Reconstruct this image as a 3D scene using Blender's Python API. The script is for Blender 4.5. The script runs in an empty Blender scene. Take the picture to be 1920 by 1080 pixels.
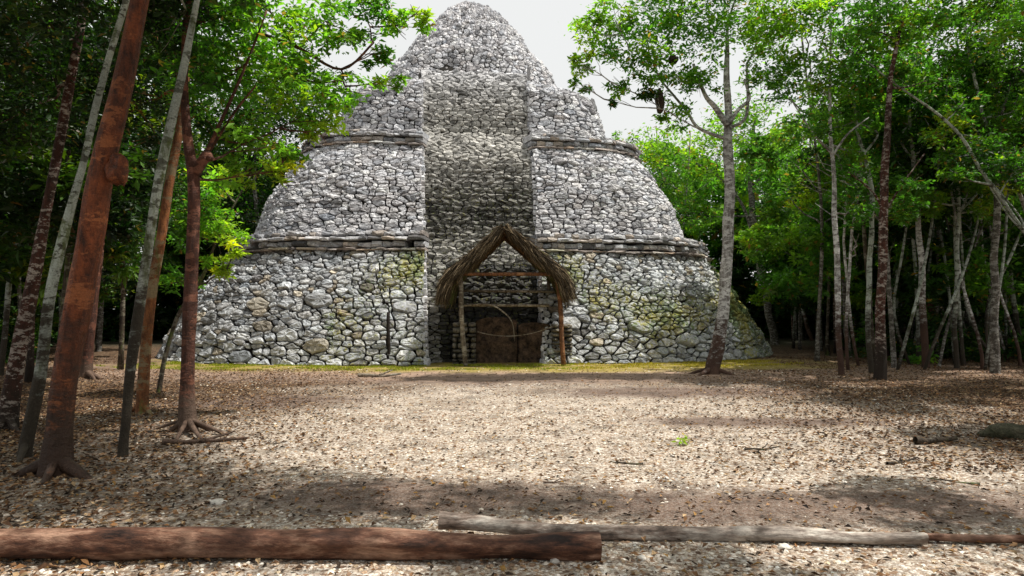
import bpy, math, random
import numpy as np
from mathutils import Vector, noise as mnoise

S = bpy.context.scene
COL = S.collection
rng = np.random.default_rng(11)
random.seed(11)
R = math.radians

# ---------------------------------------------------------------- camera
PITCH = math.atan(50 / 1280)
cam_d = bpy.data.cameras.new("camera")
cam_d.sensor_width = 36
cam_d.lens = 24
cam_d.clip_start = 0.05
cam_d.clip_end = 1500
cam = bpy.data.objects.new("camera", cam_d)
cam.location = (0, 0, 1.6)
cam.rotation_euler = (R(90) + PITCH, 0, 0)
COL.objects.link(cam)
S.camera = cam

# ---------------------------------------------------------------- sun, sky, exposure
SUN = Vector((0.44, 0.04, 0.90)).normalized()
elev = math.asin(SUN.z)
azim = math.atan2(SUN.x, SUN.y)
W = bpy.data.worlds.new("World")
S.world = W
W.use_nodes = True
wt = W.node_tree
bg = wt.nodes["Background"]
sky = wt.nodes.new("ShaderNodeTexSky")
sky.sky_type = 'NISHITA'
sky.sun_disc = False
sky.sun_elevation = elev
sky.sun_rotation = azim
sky.dust_density = 4
sky.air_density = 1.2
mx = wt.nodes.new("ShaderNodeMix")
mx.data_type = 'RGBA'
mx.inputs[0].default_value = 0.85
mx.inputs[7].default_value = (8.9, 8.9, 8.65, 1)
wt.links.new(sky.outputs[0], mx.inputs[6])
wt.links.new(mx.outputs[2], bg.inputs[0])
bg.inputs[1].default_value = 0.082
sl = bpy.data.lights.new("sun", 'SUN')
sl.energy = 4.6
sl.angle = R(0.6)
sl.color = (1.0, 0.95, 0.87)
so = bpy.data.objects.new("sun", sl)
so.rotation_euler = SUN.to_track_quat('Z', 'Y').to_euler()
so.location = (10, 0, 40)
COL.objects.link(so)
S.view_settings.view_transform = 'Standard'
S.view_settings.look = 'None'
S.view_settings.gamma = 1
S.view_settings.exposure = 0.42
S.render.engine = 'CYCLES'
S.cycles.max_bounces = 5
S.cycles.diffuse_bounces = 3
S.cycles.glossy_bounces = 2
S.cycles.transmission_bounces = 3
S.cycles.transparent_max_bounces = 4

# ---------------------------------------------------------------- picture to place
ct, st_ = math.cos(PITCH), math.sin(PITCH)


def ray(px, py):
    x = (px - 960) / 1280
    u = (540 - py) / 1280
    return (x, ct - u * st_, st_ + u * ct)


def G(px, py):
    d = ray(px, py)
    t = -1.6 / d[2]
    return Vector((d[0] * t, d[1] * t, 0))


def P(px, py, Y):
    d = ray(px, py)
    t = Y / d[1]
    return Vector((d[0] * t, Y, 1.6 + d[2] * t))


def proj(p):
    x, y, z = p[..., 0], p[..., 1], p[..., 2] - 1.6
    f = y * ct + z * st_
    return 960 + 1280 * x / f, 540 - 1280 * (-y * st_ + z * ct) / f


# ---------------------------------------------------------------- object helpers
def tag(o, label=None, cat=None, group=None, kind=None):
    if label:
        o["label"] = label
    if cat:
        o["category"] = cat
    if group:
        o["group"] = group
    if kind:
        o["kind"] = kind
    return o


def empty(name, loc, label, cat, group=None, rz=0):
    o = bpy.data.objects.new(name, None)
    o.location = loc
    o.rotation_euler = (0, 0, rz)
    o.empty_display_size = 0.2
    COL.objects.link(o)
    return tag(o, label, cat, group)


def link(name, me, mat=None, parent=None, loc=None):
    o = bpy.data.objects.new(name, me)
    if mat and not me.materials:
        me.materials.append(mat)
    COL.objects.link(o)
    if parent:
        o.parent = parent
    if loc is not None:
        o.location = loc
    return o


def mesh_np(name, V, F, smooth=False, attrs=None):
    """V (n,3); F (m,k) array of equal-size faces"""
    V = np.asarray(V, dtype=np.float32)
    F = np.asarray(F, dtype=np.int32)
    me = bpy.data.meshes.new(name)
    me.vertices.add(len(V))
    me.vertices.foreach_set("co", V.ravel())
    m, k = F.shape
    me.loops.add(m * k)
    me.loops.foreach_set("vertex_index", F.ravel())
    me.polygons.add(m)
    me.polygons.foreach_set("loop_start", np.arange(0, m * k, k, dtype=np.int32))
    me.polygons.foreach_set("use_smooth", np.full(m, smooth, dtype=bool))
    me.update(calc_edges=True)
    for nm, arr in (attrs or {}).items():
        arr = np.asarray(arr, dtype=np.float32)
        if arr.ndim == 1:
            a = me.attributes.new(nm, 'FLOAT', 'POINT')
            a.data.foreach_set("value", arr)
        else:
            a = me.attributes.new(nm, 'FLOAT_COLOR', 'POINT')
            a.data.foreach_set("color", np.c_[arr, np.ones(len(arr))].astype(np.float32).ravel())
    return me


class MB:
    """collects shapes into one mesh"""

    def __init__(s):
        s.v, s.f = [], []

    def add(s, V, F):
        b = len(s.v)
        s.v += [tuple(p) for p in V]
        s.f += [tuple(i + b for i in f) for f in F]

    def tube(s, pts, rad, seg=8, rough=0.0, cap=True, squash=1.0):
        pts = [Vector(p) for p in pts]
        n = len(pts)
        V, F = [], []
        ref = Vector((0.13, 1, 0.21)).normalized()
        ph = random.random() * 9
        for i, p in enumerate(pts):
            t = (pts[min(i + 1, n - 1)] - pts[max(i - 1, 0)]).normalized()
            a = t.cross(ref)
            if a.length < 1e-3:
                a = t.cross(Vector((1, 0, 0)))
            a.normalize()
            b = t.cross(a)
            for j in range(seg):
                an = 2 * math.pi * j / seg
                r = rad[i]
                if rough:
                    q = p * 1.7
                    r *= 1 + rough * mnoise.noise(Vector((math.cos(an) * 1.3 + ph, math.sin(an) * 1.3, q.z * .8 + q.x * .8)))
                V.append(p + a * math.cos(an) * r + b * math.sin(an) * r * squash)
        for i in range(n - 1):
            for j in range(seg):
                k = (j + 1) % seg
                F.append((i * seg + j, i * seg + k, (i + 1) * seg + k, (i + 1) * seg + j))
        if cap:
            F.append(tuple(range(seg))[::-1])
            F.append(tuple((n - 1) * seg + j for j in range(seg)))
        s.add(V, F)

    def mesh(s, name, smooth=True):
        me = bpy.data.meshes.new(name)
        me.from_pydata(s.v, [], s.f)
        if smooth:
            me.polygons.foreach_set("use_smooth", [True] * len(me.polygons))
        me.update()
        return me


def spline(ctrl, n=5):
    """Catmull-Rom through (Vector, radius) controls"""
    P_ = [(Vector(c[0]), c[1]) for c in ctrl]
    out, rr = [], []
    m = len(P_)
    for i in range(m - 1):
        p0, p1, p2, p3 = P_[max(i - 1, 0)][0], P_[i][0], P_[i + 1][0], P_[min(i + 2, m - 1)][0]
        for k in range(n):
            t = k / n
            q = 0.5 * ((2 * p1) + (p2 - p0) * t + (2 * p0 - 5 * p1 + 4 * p2 - p3) * t * t + (3 * p1 - p0 - 3 * p2 + p3) * t ** 3)
            out.append(q)
            rr.append(P_[i][1] * (1 - t) + P_[i + 1][1] * t)
    out.append(P_[-1][0])
    rr.append(P_[-1][1])
    return out, rr


# ---------------------------------------------------------------- materials
def mat(name):
    m = bpy.data.materials.new(name)
    m.use_nodes = True
    nt = m.node_tree
    b = nt.nodes["Principled BSDF"]
    b.inputs["Roughness"].default_value = 0.85
    b.inputs["Specular IOR Level"].default_value = 0.25
    return m, nt, b


def nd(nt, t, **kw):
    n = nt.nodes.new(t)
    for k, v in kw.items():
        if hasattr(n, k) and not k[0].isupper():
            setattr(n, k, v)
        else:
            n.inputs[k].default_value = v
    return n


def noise(nt, vec, scale, detail=4, rough=0.6):
    n = nd(nt, "ShaderNodeTexNoise")
    n.inputs["Scale"].default_value = scale
    n.inputs["Detail"].default_value = detail
    n.inputs["Roughness"].default_value = rough
    nt.links.new(vec, n.inputs["Vector"])
    return n.outputs[0]


def ramp(nt, fac, stops, interp='LINEAR'):
    r = nd(nt, "ShaderNodeValToRGB")
    cr = r.color_ramp
    cr.interpolation = interp
    while len(cr.elements) < len(stops):
        cr.elements.new(0.5)
    for e, (p, c) in zip(cr.elements, stops):
        e.position = p
        e.color = (c[0], c[1], c[2], 1) if not isinstance(c, (int, float)) else (c, c, c, 1)
    nt.links.new(fac, r.inputs[0])
    return r.outputs[0]


def mix(nt, fac, a, b, mode='MIX'):
    m = nd(nt, "ShaderNodeMix")
    m.data_type = 'RGBA'
    m.blend_type = mode
    for sock, v in ((m.inputs[0], fac), (m.inputs[6], a), (m.inputs[7], b)):
        if isinstance(v, (int, float)):
            sock.default_value = v
        elif isinstance(v, tuple):
            sock.default_value = (*v, 1)
        else:
            nt.links.new(v, sock)
    return m.outputs[2]


def mth(nt, op, a, b=0.0, c=None, clamp=False):
    m = nd(nt, "ShaderNodeMath")
    m.operation = op
    m.use_clamp = clamp
    for i, v in enumerate((a, b, c)):
        if v is None:
            continue
        if isinstance(v, (int, float)):
            m.inputs[i].default_value = v
        else:
            nt.links.new(v, m.inputs[i])
    return m.outputs[0]


def attr(nt, name):
    a = nd(nt, "ShaderNodeAttribute")
    a.attribute_name = name
    return a


def bump(nt, b, h, strength, dist):
    n = nd(nt, "ShaderNodeBump")
    n.inputs["Strength"].default_value = strength
    n.inputs["Distance"].default_value = dist
    nt.links.new(h, n.inputs["Height"])
    nt.links.new(n.outputs[0], b.inputs["Normal"])


def wpos(nt):
    return nd(nt, "ShaderNodeNewGeometry").outputs["Position"]


def opos(nt):
    return nd(nt, "ShaderNodeTexCoord").outputs["Object"]


def stone_mat():
    m, nt, b = mat("limestone")
    w = wpos(nt)
    tint = attr(nt, "tint").outputs["Color"]
    moss = attr(nt, "moss").outputs["Fac"]
    n1 = noise(nt, w, 7, 6, .7)
    n2 = noise(nt, w, 38, 4, .7)
    c = mix(nt, 1.0, tint, ramp(nt, n1, [(.3, .60), (.5, .98), (.68, 1.2)]), 'MULTIPLY')
    c = mix(nt, 1.0, c, ramp(nt, n2, [(.3, .55), (.52, 1.0), (.7, 1.2)]), 'MULTIPLY')
    # black lichen specks
    n3 = noise(nt, w, 17, 5, .75)
    c = mix(nt, ramp(nt, n3, [(.56, 0.0), (.66, .8)]), c, (.055, .05, .045))
    n6 = noise(nt, w, 2.6, 6, .75)
    c = mix(nt, ramp(nt, n6, [(.54, 0.0), (.68, .72)]), c, (.06, .055, .05))
    # moss and yellow lichen
    n4 = noise(nt, w, 9, 6, .75)
    mm = mth(nt, 'ADD', n4, mth(nt, 'MULTIPLY', moss, .5))
    n5 = noise(nt, w, 1.3, 2)
    mc = mix(nt, ramp(nt, n5, [(.42, 0.0), (.58, 1.0)]), (.10, .15, .035), (.30, .28, .05))
    c = mix(nt, ramp(nt, mm, [(.67, 0.0), (.82, .9)]), c, mc)
    nt.links.new(c, b.inputs["Base Color"])
    hs = mth(nt, 'ADD', mth(nt, 'MULTIPLY', n1, .7), mth(nt, 'MULTIPLY', n2, .35))
    bump(nt, b, hs, .9, .05)
    b.inputs["Roughness"].default_value = .95
    return m


def simple_rock(name, c1, c2, sc=6):
    m, nt, b = mat(name)
    w = wpos(nt)
    n1 = noise(nt, w, sc, 6, .7)
    n2 = noise(nt, w, sc * 5, 4, .7)
    c = mix(nt, ramp(nt, n1, [(.35, 0.0), (.65, 1.0)]), c1, c2)
    c = mix(nt, 1.0, c, ramp(nt, n2, [(.3, .5), (.7, 1.3)]), 'MULTIPLY')
    nt.links.new(c, b.inputs["Base Color"])
    bump(nt, b, mth(nt, 'ADD', n1, n2), 1.0, .05)
    return m


def bark_mat(name, base, dark, patch, amount=.5, patch_scale=2.5, foot=None, moss=0.0, rough=.8):
    m, nt, b = mat(name)
    o = opos(nt)
    mp = nd(nt, "ShaderNodeMapping")
    nt.links.new(o, mp.inputs[0])
    mp.inputs["Scale"].default_value = (1, 1, .35)
    mp2 = nd(nt, "ShaderNodeMapping")
    nt.links.new(o, mp2.inputs[0])
    mp2.inputs["Scale"].default_value = (1, 1, 2.2)
    n1 = noise(nt, mp.outputs[0], 14, 6, .7)
    n2 = noise(nt, mp2.outputs[0], patch_scale, 6, .72)
    n3 = noise(nt, o, 55, 3, .7)
    c = mix(nt, ramp(nt, n1, [(.35, 0.0), (.62, 1.0)]), dark, base)
    c = mix(nt, ramp(nt, n2, [(.62 - amount * .25, 0.0), (.66 - amount * .25, 1.0)]), c, patch)
    n4 = noise(nt, mp2.outputs[0], patch_scale * 3.1, 5, .75)
    c = mix(nt, ramp(nt, n4, [(.60, 0.0), (.67, .75)]), c, dark)
    if moss:
        n5 = noise(nt, mp.outputs[0], 3, 5, .7)
        c = mix(nt, ramp(nt, n5, [(.62 - moss * .2, 0.0), (.70 - moss * .2, .85)]), c, (.10, .13, .03))
    if foot:                                           # darker, blotchy lower stem
        sp_ = nd(nt, "ShaderNodeSeparateXYZ")
        nt.links.new(o, sp_.inputs[0])
        oi_ = nd(nt, "ShaderNodeObjectInfo").outputs["Random"]
        fh = mth(nt, 'MULTIPLY', mth(nt, 'ADD', oi_, .25), foot[1])
        h_ = mth(nt, 'DIVIDE', mth(nt, 'SUBTRACT', mth(nt, 'ADD', sp_.outputs[2], mth(nt, 'MULTIPLY', mth(nt, 'SUBTRACT', n2, .5), foot[1] * 4)), fh), foot[1] * .9, clamp=True)
        c = mix(nt, h_, mix(nt, n1, foot[0], tuple(v * 2.4 for v in foot[0])), c)
    c = mix(nt, 1.0, c, ramp(nt, noise(nt, o, 1.1, 4, .6), [(.35, .6), (.6, 1.15)]), 'MULTIPLY')
    c = mix(nt, 1.0, c, ramp(nt, n3, [(.3, .7), (.7, 1.2)]), 'MULTIPLY')
    nt.links.new(c, b.inputs["Base Color"])
    b.inputs["Roughness"].default_value = rough
    bump(nt, b, mth(nt, 'ADD', n1, mth(nt, 'ADD', n4, mth(nt, 'MULTIPLY', n3, .4))), 1.0, .03)
    return m


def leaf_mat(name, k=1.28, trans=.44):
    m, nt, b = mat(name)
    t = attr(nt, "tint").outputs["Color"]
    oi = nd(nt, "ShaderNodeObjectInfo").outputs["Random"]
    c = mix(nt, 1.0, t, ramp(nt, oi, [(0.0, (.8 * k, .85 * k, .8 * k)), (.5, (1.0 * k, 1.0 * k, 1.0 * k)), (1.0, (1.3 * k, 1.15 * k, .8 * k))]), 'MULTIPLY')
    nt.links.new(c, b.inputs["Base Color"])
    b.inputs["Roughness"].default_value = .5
    b.inputs["Specular IOR Level"].default_value = .35
    tr = nd(nt, "ShaderNodeBsdfTranslucent")
    tc = mix(nt, 1.0, c, (1.6, 2.0, .7), 'MULTIPLY')
    nt.links.new(tc, tr.inputs[0])
    ms = nd(nt, "ShaderNodeMixShader")
    ms.inputs[0].default_value = trans
    nt.links.new(b.outputs[0], ms.inputs[1])
    nt.links.new(tr.outputs[0], ms.inputs[2])
    nt.links.new(ms.outputs[0], nt.nodes["Material Output"].inputs[0])
    return m


def tint_mat(name, sc=30, lo=.6, hi=1.25, rough=.9):
    m, nt, b = mat(name)
    t = attr(nt, "tint").outputs["Color"]
    n = noise(nt, wpos(nt), sc, 4)
    c = mix(nt, 1.0, t, ramp(nt, n, [(.3, lo), (.7, hi)]), 'MULTIPLY')
    nt.links.new(c, b.inputs["Base Color"])
    b.inputs["Roughness"].default_value = rough
    return m


M_STONE = stone_mat()
M_MORTAR = simple_rock("dark_mortar", (.010, .009, .007), (.032, .027, .021), 5)
M_PLASTER = simple_rock("red_plaster", (.010, .008, .006), (.15, .095, .06), 4.5)
M_RED = bark_mat("red_bark", (.23, .062, .021), (.045, .016, .009), (.32, .105, .038), .35, 2.2, rough=.5, foot=((.032, .018, .012), 1.0))
M_DARKRED = bark_mat("dark_red_bark", (.115, .042, .026), (.04, .02, .014), (.22, .09, .055), .4, 3, rough=.65, foot=((.07, .045, .032), .35))
M_ORANGE = bark_mat("orange_bark", (.30, .115, .04), (.08, .035, .018), (.24, .18, .10), .45, 2, moss=.2)
M_WHITE = bark_mat("white_bark", (.46, .455, .43), (.09, .07, .055), (.66, .66, .63), .5, 5, foot=((.05, .028, .02), 1.3))
M_PALEGREEN = bark_mat("pale_lichen_bark", (.20, .22, .17), (.045, .037, .027), (.44, .48, .42), .72, 4, moss=.4, foot=((.03, .024, .017), 1.5))
M_MOTTLE = bark_mat("mottled_red_bark", (.10, .035, .022), (.03, .018, .012), (.40, .34, .29), .38, 7, foot=((.02, .014, .01), .6))
M_GREYBARK = bark_mat("grey_mottled_bark", (.16, .14, .115), (.04, .034, .028), (.33, .32, .29), .45, 6)
M_BROWNBARK = bark_mat("brown_mossy_bark", (.09, .065, .045), (.025, .02, .014), (.22, .20, .15), .4, 2.6, moss=.5)
M_LEAF = leaf_mat("leaf")
M_LEAFB = leaf_mat("leaf_bright", 1.5, .5)
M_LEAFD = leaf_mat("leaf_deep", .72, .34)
M_TINT = tint_mat("litter")
M_GRASS = leaf_mat("grass_blade", 1.0, .3)


# ---------------------------------------------------------------- ground
def ell(nt, xs, ys, cx, cy, rx, ry, soft, warp):
    dx = mth(nt, 'DIVIDE', mth(nt, 'SUBTRACT', xs, cx), rx)
    dy = mth(nt, 'DIVIDE', mth(nt, 'SUBTRACT', ys, cy), ry)
    d = mth(nt, 'SQRT', mth(nt, 'ADD', mth(nt, 'MULTIPLY', dx, dx), mth(nt, 'MULTIPLY', dy, dy)))
    d = mth(nt, 'ADD', d, warp)
    return mth(nt, 'DIVIDE', mth(nt, 'SUBTRACT', 1.0 + soft, d), 2 * soft, clamp=True)


# patches of reddish soil with ground shade painted in, bare of pebbles, seen in plan: centre x, y, radii
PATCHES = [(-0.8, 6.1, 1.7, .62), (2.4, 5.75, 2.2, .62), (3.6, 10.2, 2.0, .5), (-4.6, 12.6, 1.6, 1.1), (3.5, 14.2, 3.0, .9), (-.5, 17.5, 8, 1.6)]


def ground_mat():
    m, nt, b = mat("pebbly_earth")
    w = wpos(nt)
    sx = nd(nt, "ShaderNodeSeparateXYZ")
    nt.links.new(w, sx.inputs[0])
    x, y = sx.outputs[0], sx.outputs[1]
    big = noise(nt, w, .55, 5, .65)
    warp = mth(nt, 'MULTIPLY', mth(nt, 'SUBTRACT', big, .5), 2.2)
    fine = noise(nt, w, 9, 6, .75)
    # pebbles, two sizes
    def pebbles(scale, stops):
        v = nd(nt, "ShaderNodeTexVoronoi")
        v.inputs["Scale"].default_value = scale
        nt.links.new(w, v.inputs["Vector"])
        s2 = nd(nt, "ShaderNodeSeparateColor")
        nt.links.new(v.outputs["Color"], s2.inputs[0])
        return ramp(nt, s2.outputs[0], stops), v.outputs["Distance"], s2.outputs[1]
    pc, pd, pr = pebbles(30, [(0.0, (.09, .05, .03)), (.2, (.27, .19, .135)), (.45, (.54, .455, .37)), (.8, (.73, .675, .59)), (1.0, (.83, .80, .74))])
    pc2, pd2, pr2 = pebbles(75, [(0.0, (.10, .06, .04)), (.3, (.33, .25, .17)), (.65, (.57, .49, .40)), (1.0, (.77, .72, .64))])
    peb = mix(nt, ramp(nt, fine, [(.42, 0.0), (.58, 1.0)]), pc2, pc)
    peb = mix(nt, ramp(nt, pd, [(.35, 0.0), (.75, .55)]), peb, (.16, .10, .065))
    lc, ld, lr = pebbles(20, [(0.0, (.02, .013, .009)), (.35, (.075, .04, .022)), (.65, (.15, .085, .045)), (.88, (.26, .16, .085)), (1.0, (.42, .32, .20))])
    litter = mix(nt, ramp(nt, fine, [(.4, 0.0), (.65, .75)]), lc, (.045, .028, .018))
    dirt_shade = mix(nt, ramp(nt, fine, [(.3, 0.0), (.7, 1.0)]), (.052, .025, .018), (.12, .066, .048))  # reddish soil, darkened to carry painted ground shade
    dirt_shade = mix(nt, .2, dirt_shade, pc2)
    # where the open plaza is
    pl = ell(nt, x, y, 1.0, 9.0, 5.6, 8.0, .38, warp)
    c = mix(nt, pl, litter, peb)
    # near foreground strip in front of the logs and left
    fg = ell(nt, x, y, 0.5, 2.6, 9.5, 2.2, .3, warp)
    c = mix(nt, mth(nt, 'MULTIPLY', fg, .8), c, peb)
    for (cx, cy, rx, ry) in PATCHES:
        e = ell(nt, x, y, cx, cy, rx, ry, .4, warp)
        c = mix(nt, mth(nt, 'MULTIPLY', e, .95), c, dirt_shade)
    # warm apron near the pyramid
    ap = mth(nt, 'DIVIDE', mth(nt, 'SUBTRACT', mth(nt, 'ADD', y, warp), 15.5), 3.0, clamp=True)
    fade = ell(nt, x, y, 0, 18, 15, 9, .3, warp)
    c = mix(nt, mth(nt, 'MULTIPLY', mth(nt, 'MULTIPLY', ap, fade), .8), c, mix(nt, fine, (.26, .16, .11), (.48, .36, .27)))
    # yellow-green moss along the foot
    ms = ell(nt, x, y, -1.0, 22.5, 11.0, 3.4, .16, mth(nt, 'MULTIPLY', warp, .6))
    c = mix(nt, mth(nt, 'MULTIPLY', ms, .75), c, mix(nt, fine, (.14, .11, .015), (.44, .36, .03)))
    # far forest floor
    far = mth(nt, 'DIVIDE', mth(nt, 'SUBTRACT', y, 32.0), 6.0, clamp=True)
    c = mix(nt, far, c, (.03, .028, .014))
    c = mix(nt, 1.0, c, ramp(nt, noise(nt, w, 2.2, 5, .7), [(.32, .5), (.5, .95), (.68, 1.18)]), 'MULTIPLY')
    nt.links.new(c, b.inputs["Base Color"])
    h = mth(nt, 'ADD', mth(nt, 'MULTIPLY', pd, -.6), mth(nt, 'ADD', mth(nt, 'MULTIPLY', pd2, -.3), fine))
    bump(nt, b, h, .8, .035)
    b.inputs["Roughness"].default_value = .95
    return m


def axis(lo, hi, mid_lo, mid_hi, step, far):
    a = list(np.arange(mid_lo, mid_hi + step / 2, step))
    left, right = [], []
    v, d = mid_lo, step
    while v > lo:
        d *= far
        v -= d
        left.append(v)
    v, d = mid_hi, step
    while v < hi:
        d *= far
        v += d
        right.append(v)
    return np.array(left[::-1] + a + right)


def gz(x, y):
    return .035 * mnoise.noise(Vector((x * .45, y * .45, 3.1))) + .012 * mnoise.noise(Vector((x * 2.3, y * 2.3, .4)))


def build_ground():
    xs = axis(-500, 500, -16, 16, .2, 1.25)
    ys = axis(-300, 700, 2.5, 26, .2, 1.25)
    nx, ny = len(xs), len(ys)
    V = np.zeros((ny, nx, 3))
    V[..., 0] = xs[None]
    V[..., 1] = ys[:, None]
    for j in range(ny):
        for i in range(nx):
            if abs(xs[i]) < 30 and -2 < ys[j] < 45:
                V[j, i, 2] = gz(xs[i], ys[j])
    idx = np.arange(nx * ny).reshape(ny, nx)
    F = np.stack([idx[:-1, :-1], idx[:-1, 1:], idx[1:, 1:], idx[1:, :-1]], -1).reshape(-1, 4)
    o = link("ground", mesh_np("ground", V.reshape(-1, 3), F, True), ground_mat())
    tag(o, kind="structure")


build_ground()

# ---------------------------------------------------------------- pyramid
PHI = R(6)
PCX, PCY = -2.15, 34.5


def toworld(L):
    c, s = math.cos(PHI), math.sin(PHI)
    out = np.empty_like(L)
    out[..., 0] = L[..., 0] * c - L[..., 1] * s + PCX
    out[..., 1] = L[..., 0] * s + L[..., 1] * c + PCY
    out[..., 2] = L[..., 2]
    return out


_tab = {}


def unit_ring(n):
    n = round(n, 1)
    if n not in _tab:
        t = np.linspace(-math.pi, math.pi, 4001)      # angle from the front (-Y)
        c, s = -np.cos(t), np.sin(t)
        X = np.sign(s) * abs(s) ** (2 / n)
        Y = np.sign(c) * abs(c) ** (2 / n)
        L = np.concatenate([[0], np.cumsum(np.hypot(np.diff(X), np.diff(Y)))])
        _tab[n] = (L / L[-1] - .5, X, Y, L[-1])
    return _tab[n]


def u_at_x(a, n, x):
    """fraction round the ring, near the front, where local x is reached"""
    tb = unit_ring(n)
    h = (tb[0] >= 0) & (tb[0] < .2)
    return float(np.interp(x / a, tb[1][h], tb[0][h]))


class Tier:
    def __init__(s, prof):
        s.prof = prof                                  # (z, a, n) upwards
        z = np.array([p[0] for p in prof])
        a = np.array([p[1] for p in prof])
        s.z, s.a = z, a
        s.n = np.array([p[2] for p in prof])
        d = np.concatenate([[0], np.cumsum(np.hypot(np.diff(z), np.diff(a)))])
        s.H = d[-1]
        s.w = d
        s.Pref = unit_ring(s.n[0])[3] * a[0]

    def per(s, v):
        a = np.interp(v, s.w, s.a)
        return a * unit_ring(float(np.interp(v, s.w, s.n)))[3]

    def pt(s, u, v, h=0.0):
        """u fraction round (0 = front), v slant height -> local point (scalar)"""
        z = float(np.interp(v, s.w, s.z))
        a = float(np.interp(v, s.w, s.a))
        tb = unit_ring(float(np.interp(v, s.w, s.n)))
        return np.array([np.interp(u, tb[0], tb[1]) * a, np.interp(u, tb[0], tb[2]) * a, z])

    def frame(s, u, v):
        e = .004
        p = s.pt(u, v)
        du = s.pt(u + e, v) - s.pt(u - e, v)
        v0, v1 = max(v - .1, 0), min(v + .1, s.H)
        dv = s.pt(u, v1) - s.pt(u, v0)
        du /= np.linalg.norm(du)
        dv /= np.linalg.norm(dv)
        n = np.cross(du, dv)
        return p, n / np.linalg.norm(n)


def hw(z):
    return 1.87 + .035 * z                             # half width of the stair recess


TIERS = {
    'lower': Tier([(0, 12.75, 3.3), (1.2, 12.15, 3.4), (2.6, 11.25, 3.6), (3.95, 10.1, 4.0)]),
    'middle': Tier([(4.5, 9.35, 4.6), (6.2, 8.75, 4.8), (7.6, 8.0, 5.0), (8.35, 7.45, 5.0)]),
    'upper': Tier([(8.9, 6.3, 5.0), (10.2, 6.05, 5.0), (11.2, 5.8, 4.6), (11.6, 5.45, 4.2), (11.8, 4.9, 3.6)]),
    'dome': Tier([(11.4, 4.7, 3.0), (12.4, 4.35, 2.8), (13.7, 3.8, 2.6), (14.6, 3.05, 2.5), (15.3, 2.65, 2.4), (16.2, 1.95, 2.3), (16.8, 1.4, 2.1), (17.15, .9, 2.0), (17.4, .45, 2.0), (17.48, .12, 2.0)]),
}


def voronoi(pts, wts, aspect, keep=lambda c: True, nn=22):
    """power diagram cells in a stretched plane"""
    q = pts.copy()
    q[:, 0] /= aspect
    cells = []
    N = len(q)
    for i in range(N):
        d = ((q - q[i]) ** 2).sum(1)
        k = np.argpartition(d, min(nn, N - 1))[:nn]
        k = k[np.argsort(d[k])]
        x0, y0 = q[i]
        B = .9
        poly = [(x0 - B, y0 - B), (x0 + B, y0 - B), (x0 + B, y0 + B), (x0 - B, y0 + B)]
        for j in k:
            if j == i:
                continue
            nx, ny = q[j] - q[i]
            c = (q[j] @ q[j] - q[i] @ q[i] + wts[i] - wts[j]) / 2
            poly = clip(poly, nx, ny, c)
            if len(poly) < 3:
                break
        if len(poly) >= 3:
            cells.append((i, np.array([(a * aspect, b) for a, b in poly])))
    return cells


def clip(poly, nx, ny, c):
    out = []
    m = len(poly)
    for a in range(m):
        p, r = poly[a], poly[(a + 1) % m]
        dp, dr = nx * p[0] + ny * p[1] - c, nx * r[0] + ny * r[1] - c
        if dp <= 0:
            out.append(p)
        if (dp < 0 < dr) or (dr < 0 < dp):
            t = dp / (dp - dr)
            out.append((p[0] + (r[0] - p[0]) * t, p[1] + (r[1] - p[1]) * t))
    return out


def rows(s0, s1, v0, v1, w, h, jit, hfun=None):
    """jittered courses of points"""
    pts, big = [], []
    v = v0 + h * .4
    while v < v1:
        k = hfun(v) if hfun else 1.0
        hh = h * k * random.uniform(.8, 1.2)
        s = s0 + random.random() * w
        while s < s1:
            ww = w * k * random.uniform(.55, 1.5)
            s += ww / 2
            pts.append((s + random.uniform(-1, 1) * jit * w * .3, v + random.uniform(-1, 1) * jit * hh))
            s += ww / 2
        v += hh
    return np.array(pts)


STONES = []     # dict(V,F,tint,moss,score,kind)


def stone_col(L, c, kind):
    """tint and moss by where the stone sits (world point c)"""
    g = random.gauss(.60, .11)
    warm = random.gauss(.004, .010)
    col = np.array([g + warm, g + .002, g + .028 - warm])
    moss = .0
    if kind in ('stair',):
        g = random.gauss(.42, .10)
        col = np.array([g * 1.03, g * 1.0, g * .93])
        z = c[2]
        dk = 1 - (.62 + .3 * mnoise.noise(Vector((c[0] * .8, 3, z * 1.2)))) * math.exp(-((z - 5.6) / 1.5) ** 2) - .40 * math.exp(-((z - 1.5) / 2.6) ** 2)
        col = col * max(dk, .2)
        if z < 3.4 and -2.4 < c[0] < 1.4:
            col = col * .22  # shade under the thatched roof, painted into the stone tint
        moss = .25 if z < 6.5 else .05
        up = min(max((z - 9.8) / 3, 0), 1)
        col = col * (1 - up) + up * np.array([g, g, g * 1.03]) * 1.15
    if kind == 'cornice':
        col *= random.uniform(.55, .9)
        if random.random() < .2:
            col *= np.array([1.0, .88, .75])
        moss = .12
    if kind == 'dome':
        col *= .98
    if kind == 'lower':
        n = mnoise.noise(Vector((c[0] * .33, c[1] * .3, c[2] * .45 + 7)))
        if c[0] > 2.5:
            moss = .22 + .55 * math.exp(-((c[2] - 1.9 - .12 * (c[0] - 6)) / 1.1) ** 2) * (0.6 + .8 * n) + (.25 if c[0] > 8 else 0)
        elif c[0] > -6:
            moss = .20 + .5 * max(n + .3, 0)
        else:
            moss = .1 + .2 * max(n, 0)
        if random.random() < .06:
            col = col * np.array([1.0, .86, .68]) * .85
        col *= np.array([.97, 1.0, .99]) * random.uniform(.68, .95)
    if random.random() < .06:
        col *= .5
    return np.clip(col, .05, .78), float(np.clip(moss, 0, .9))


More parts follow.
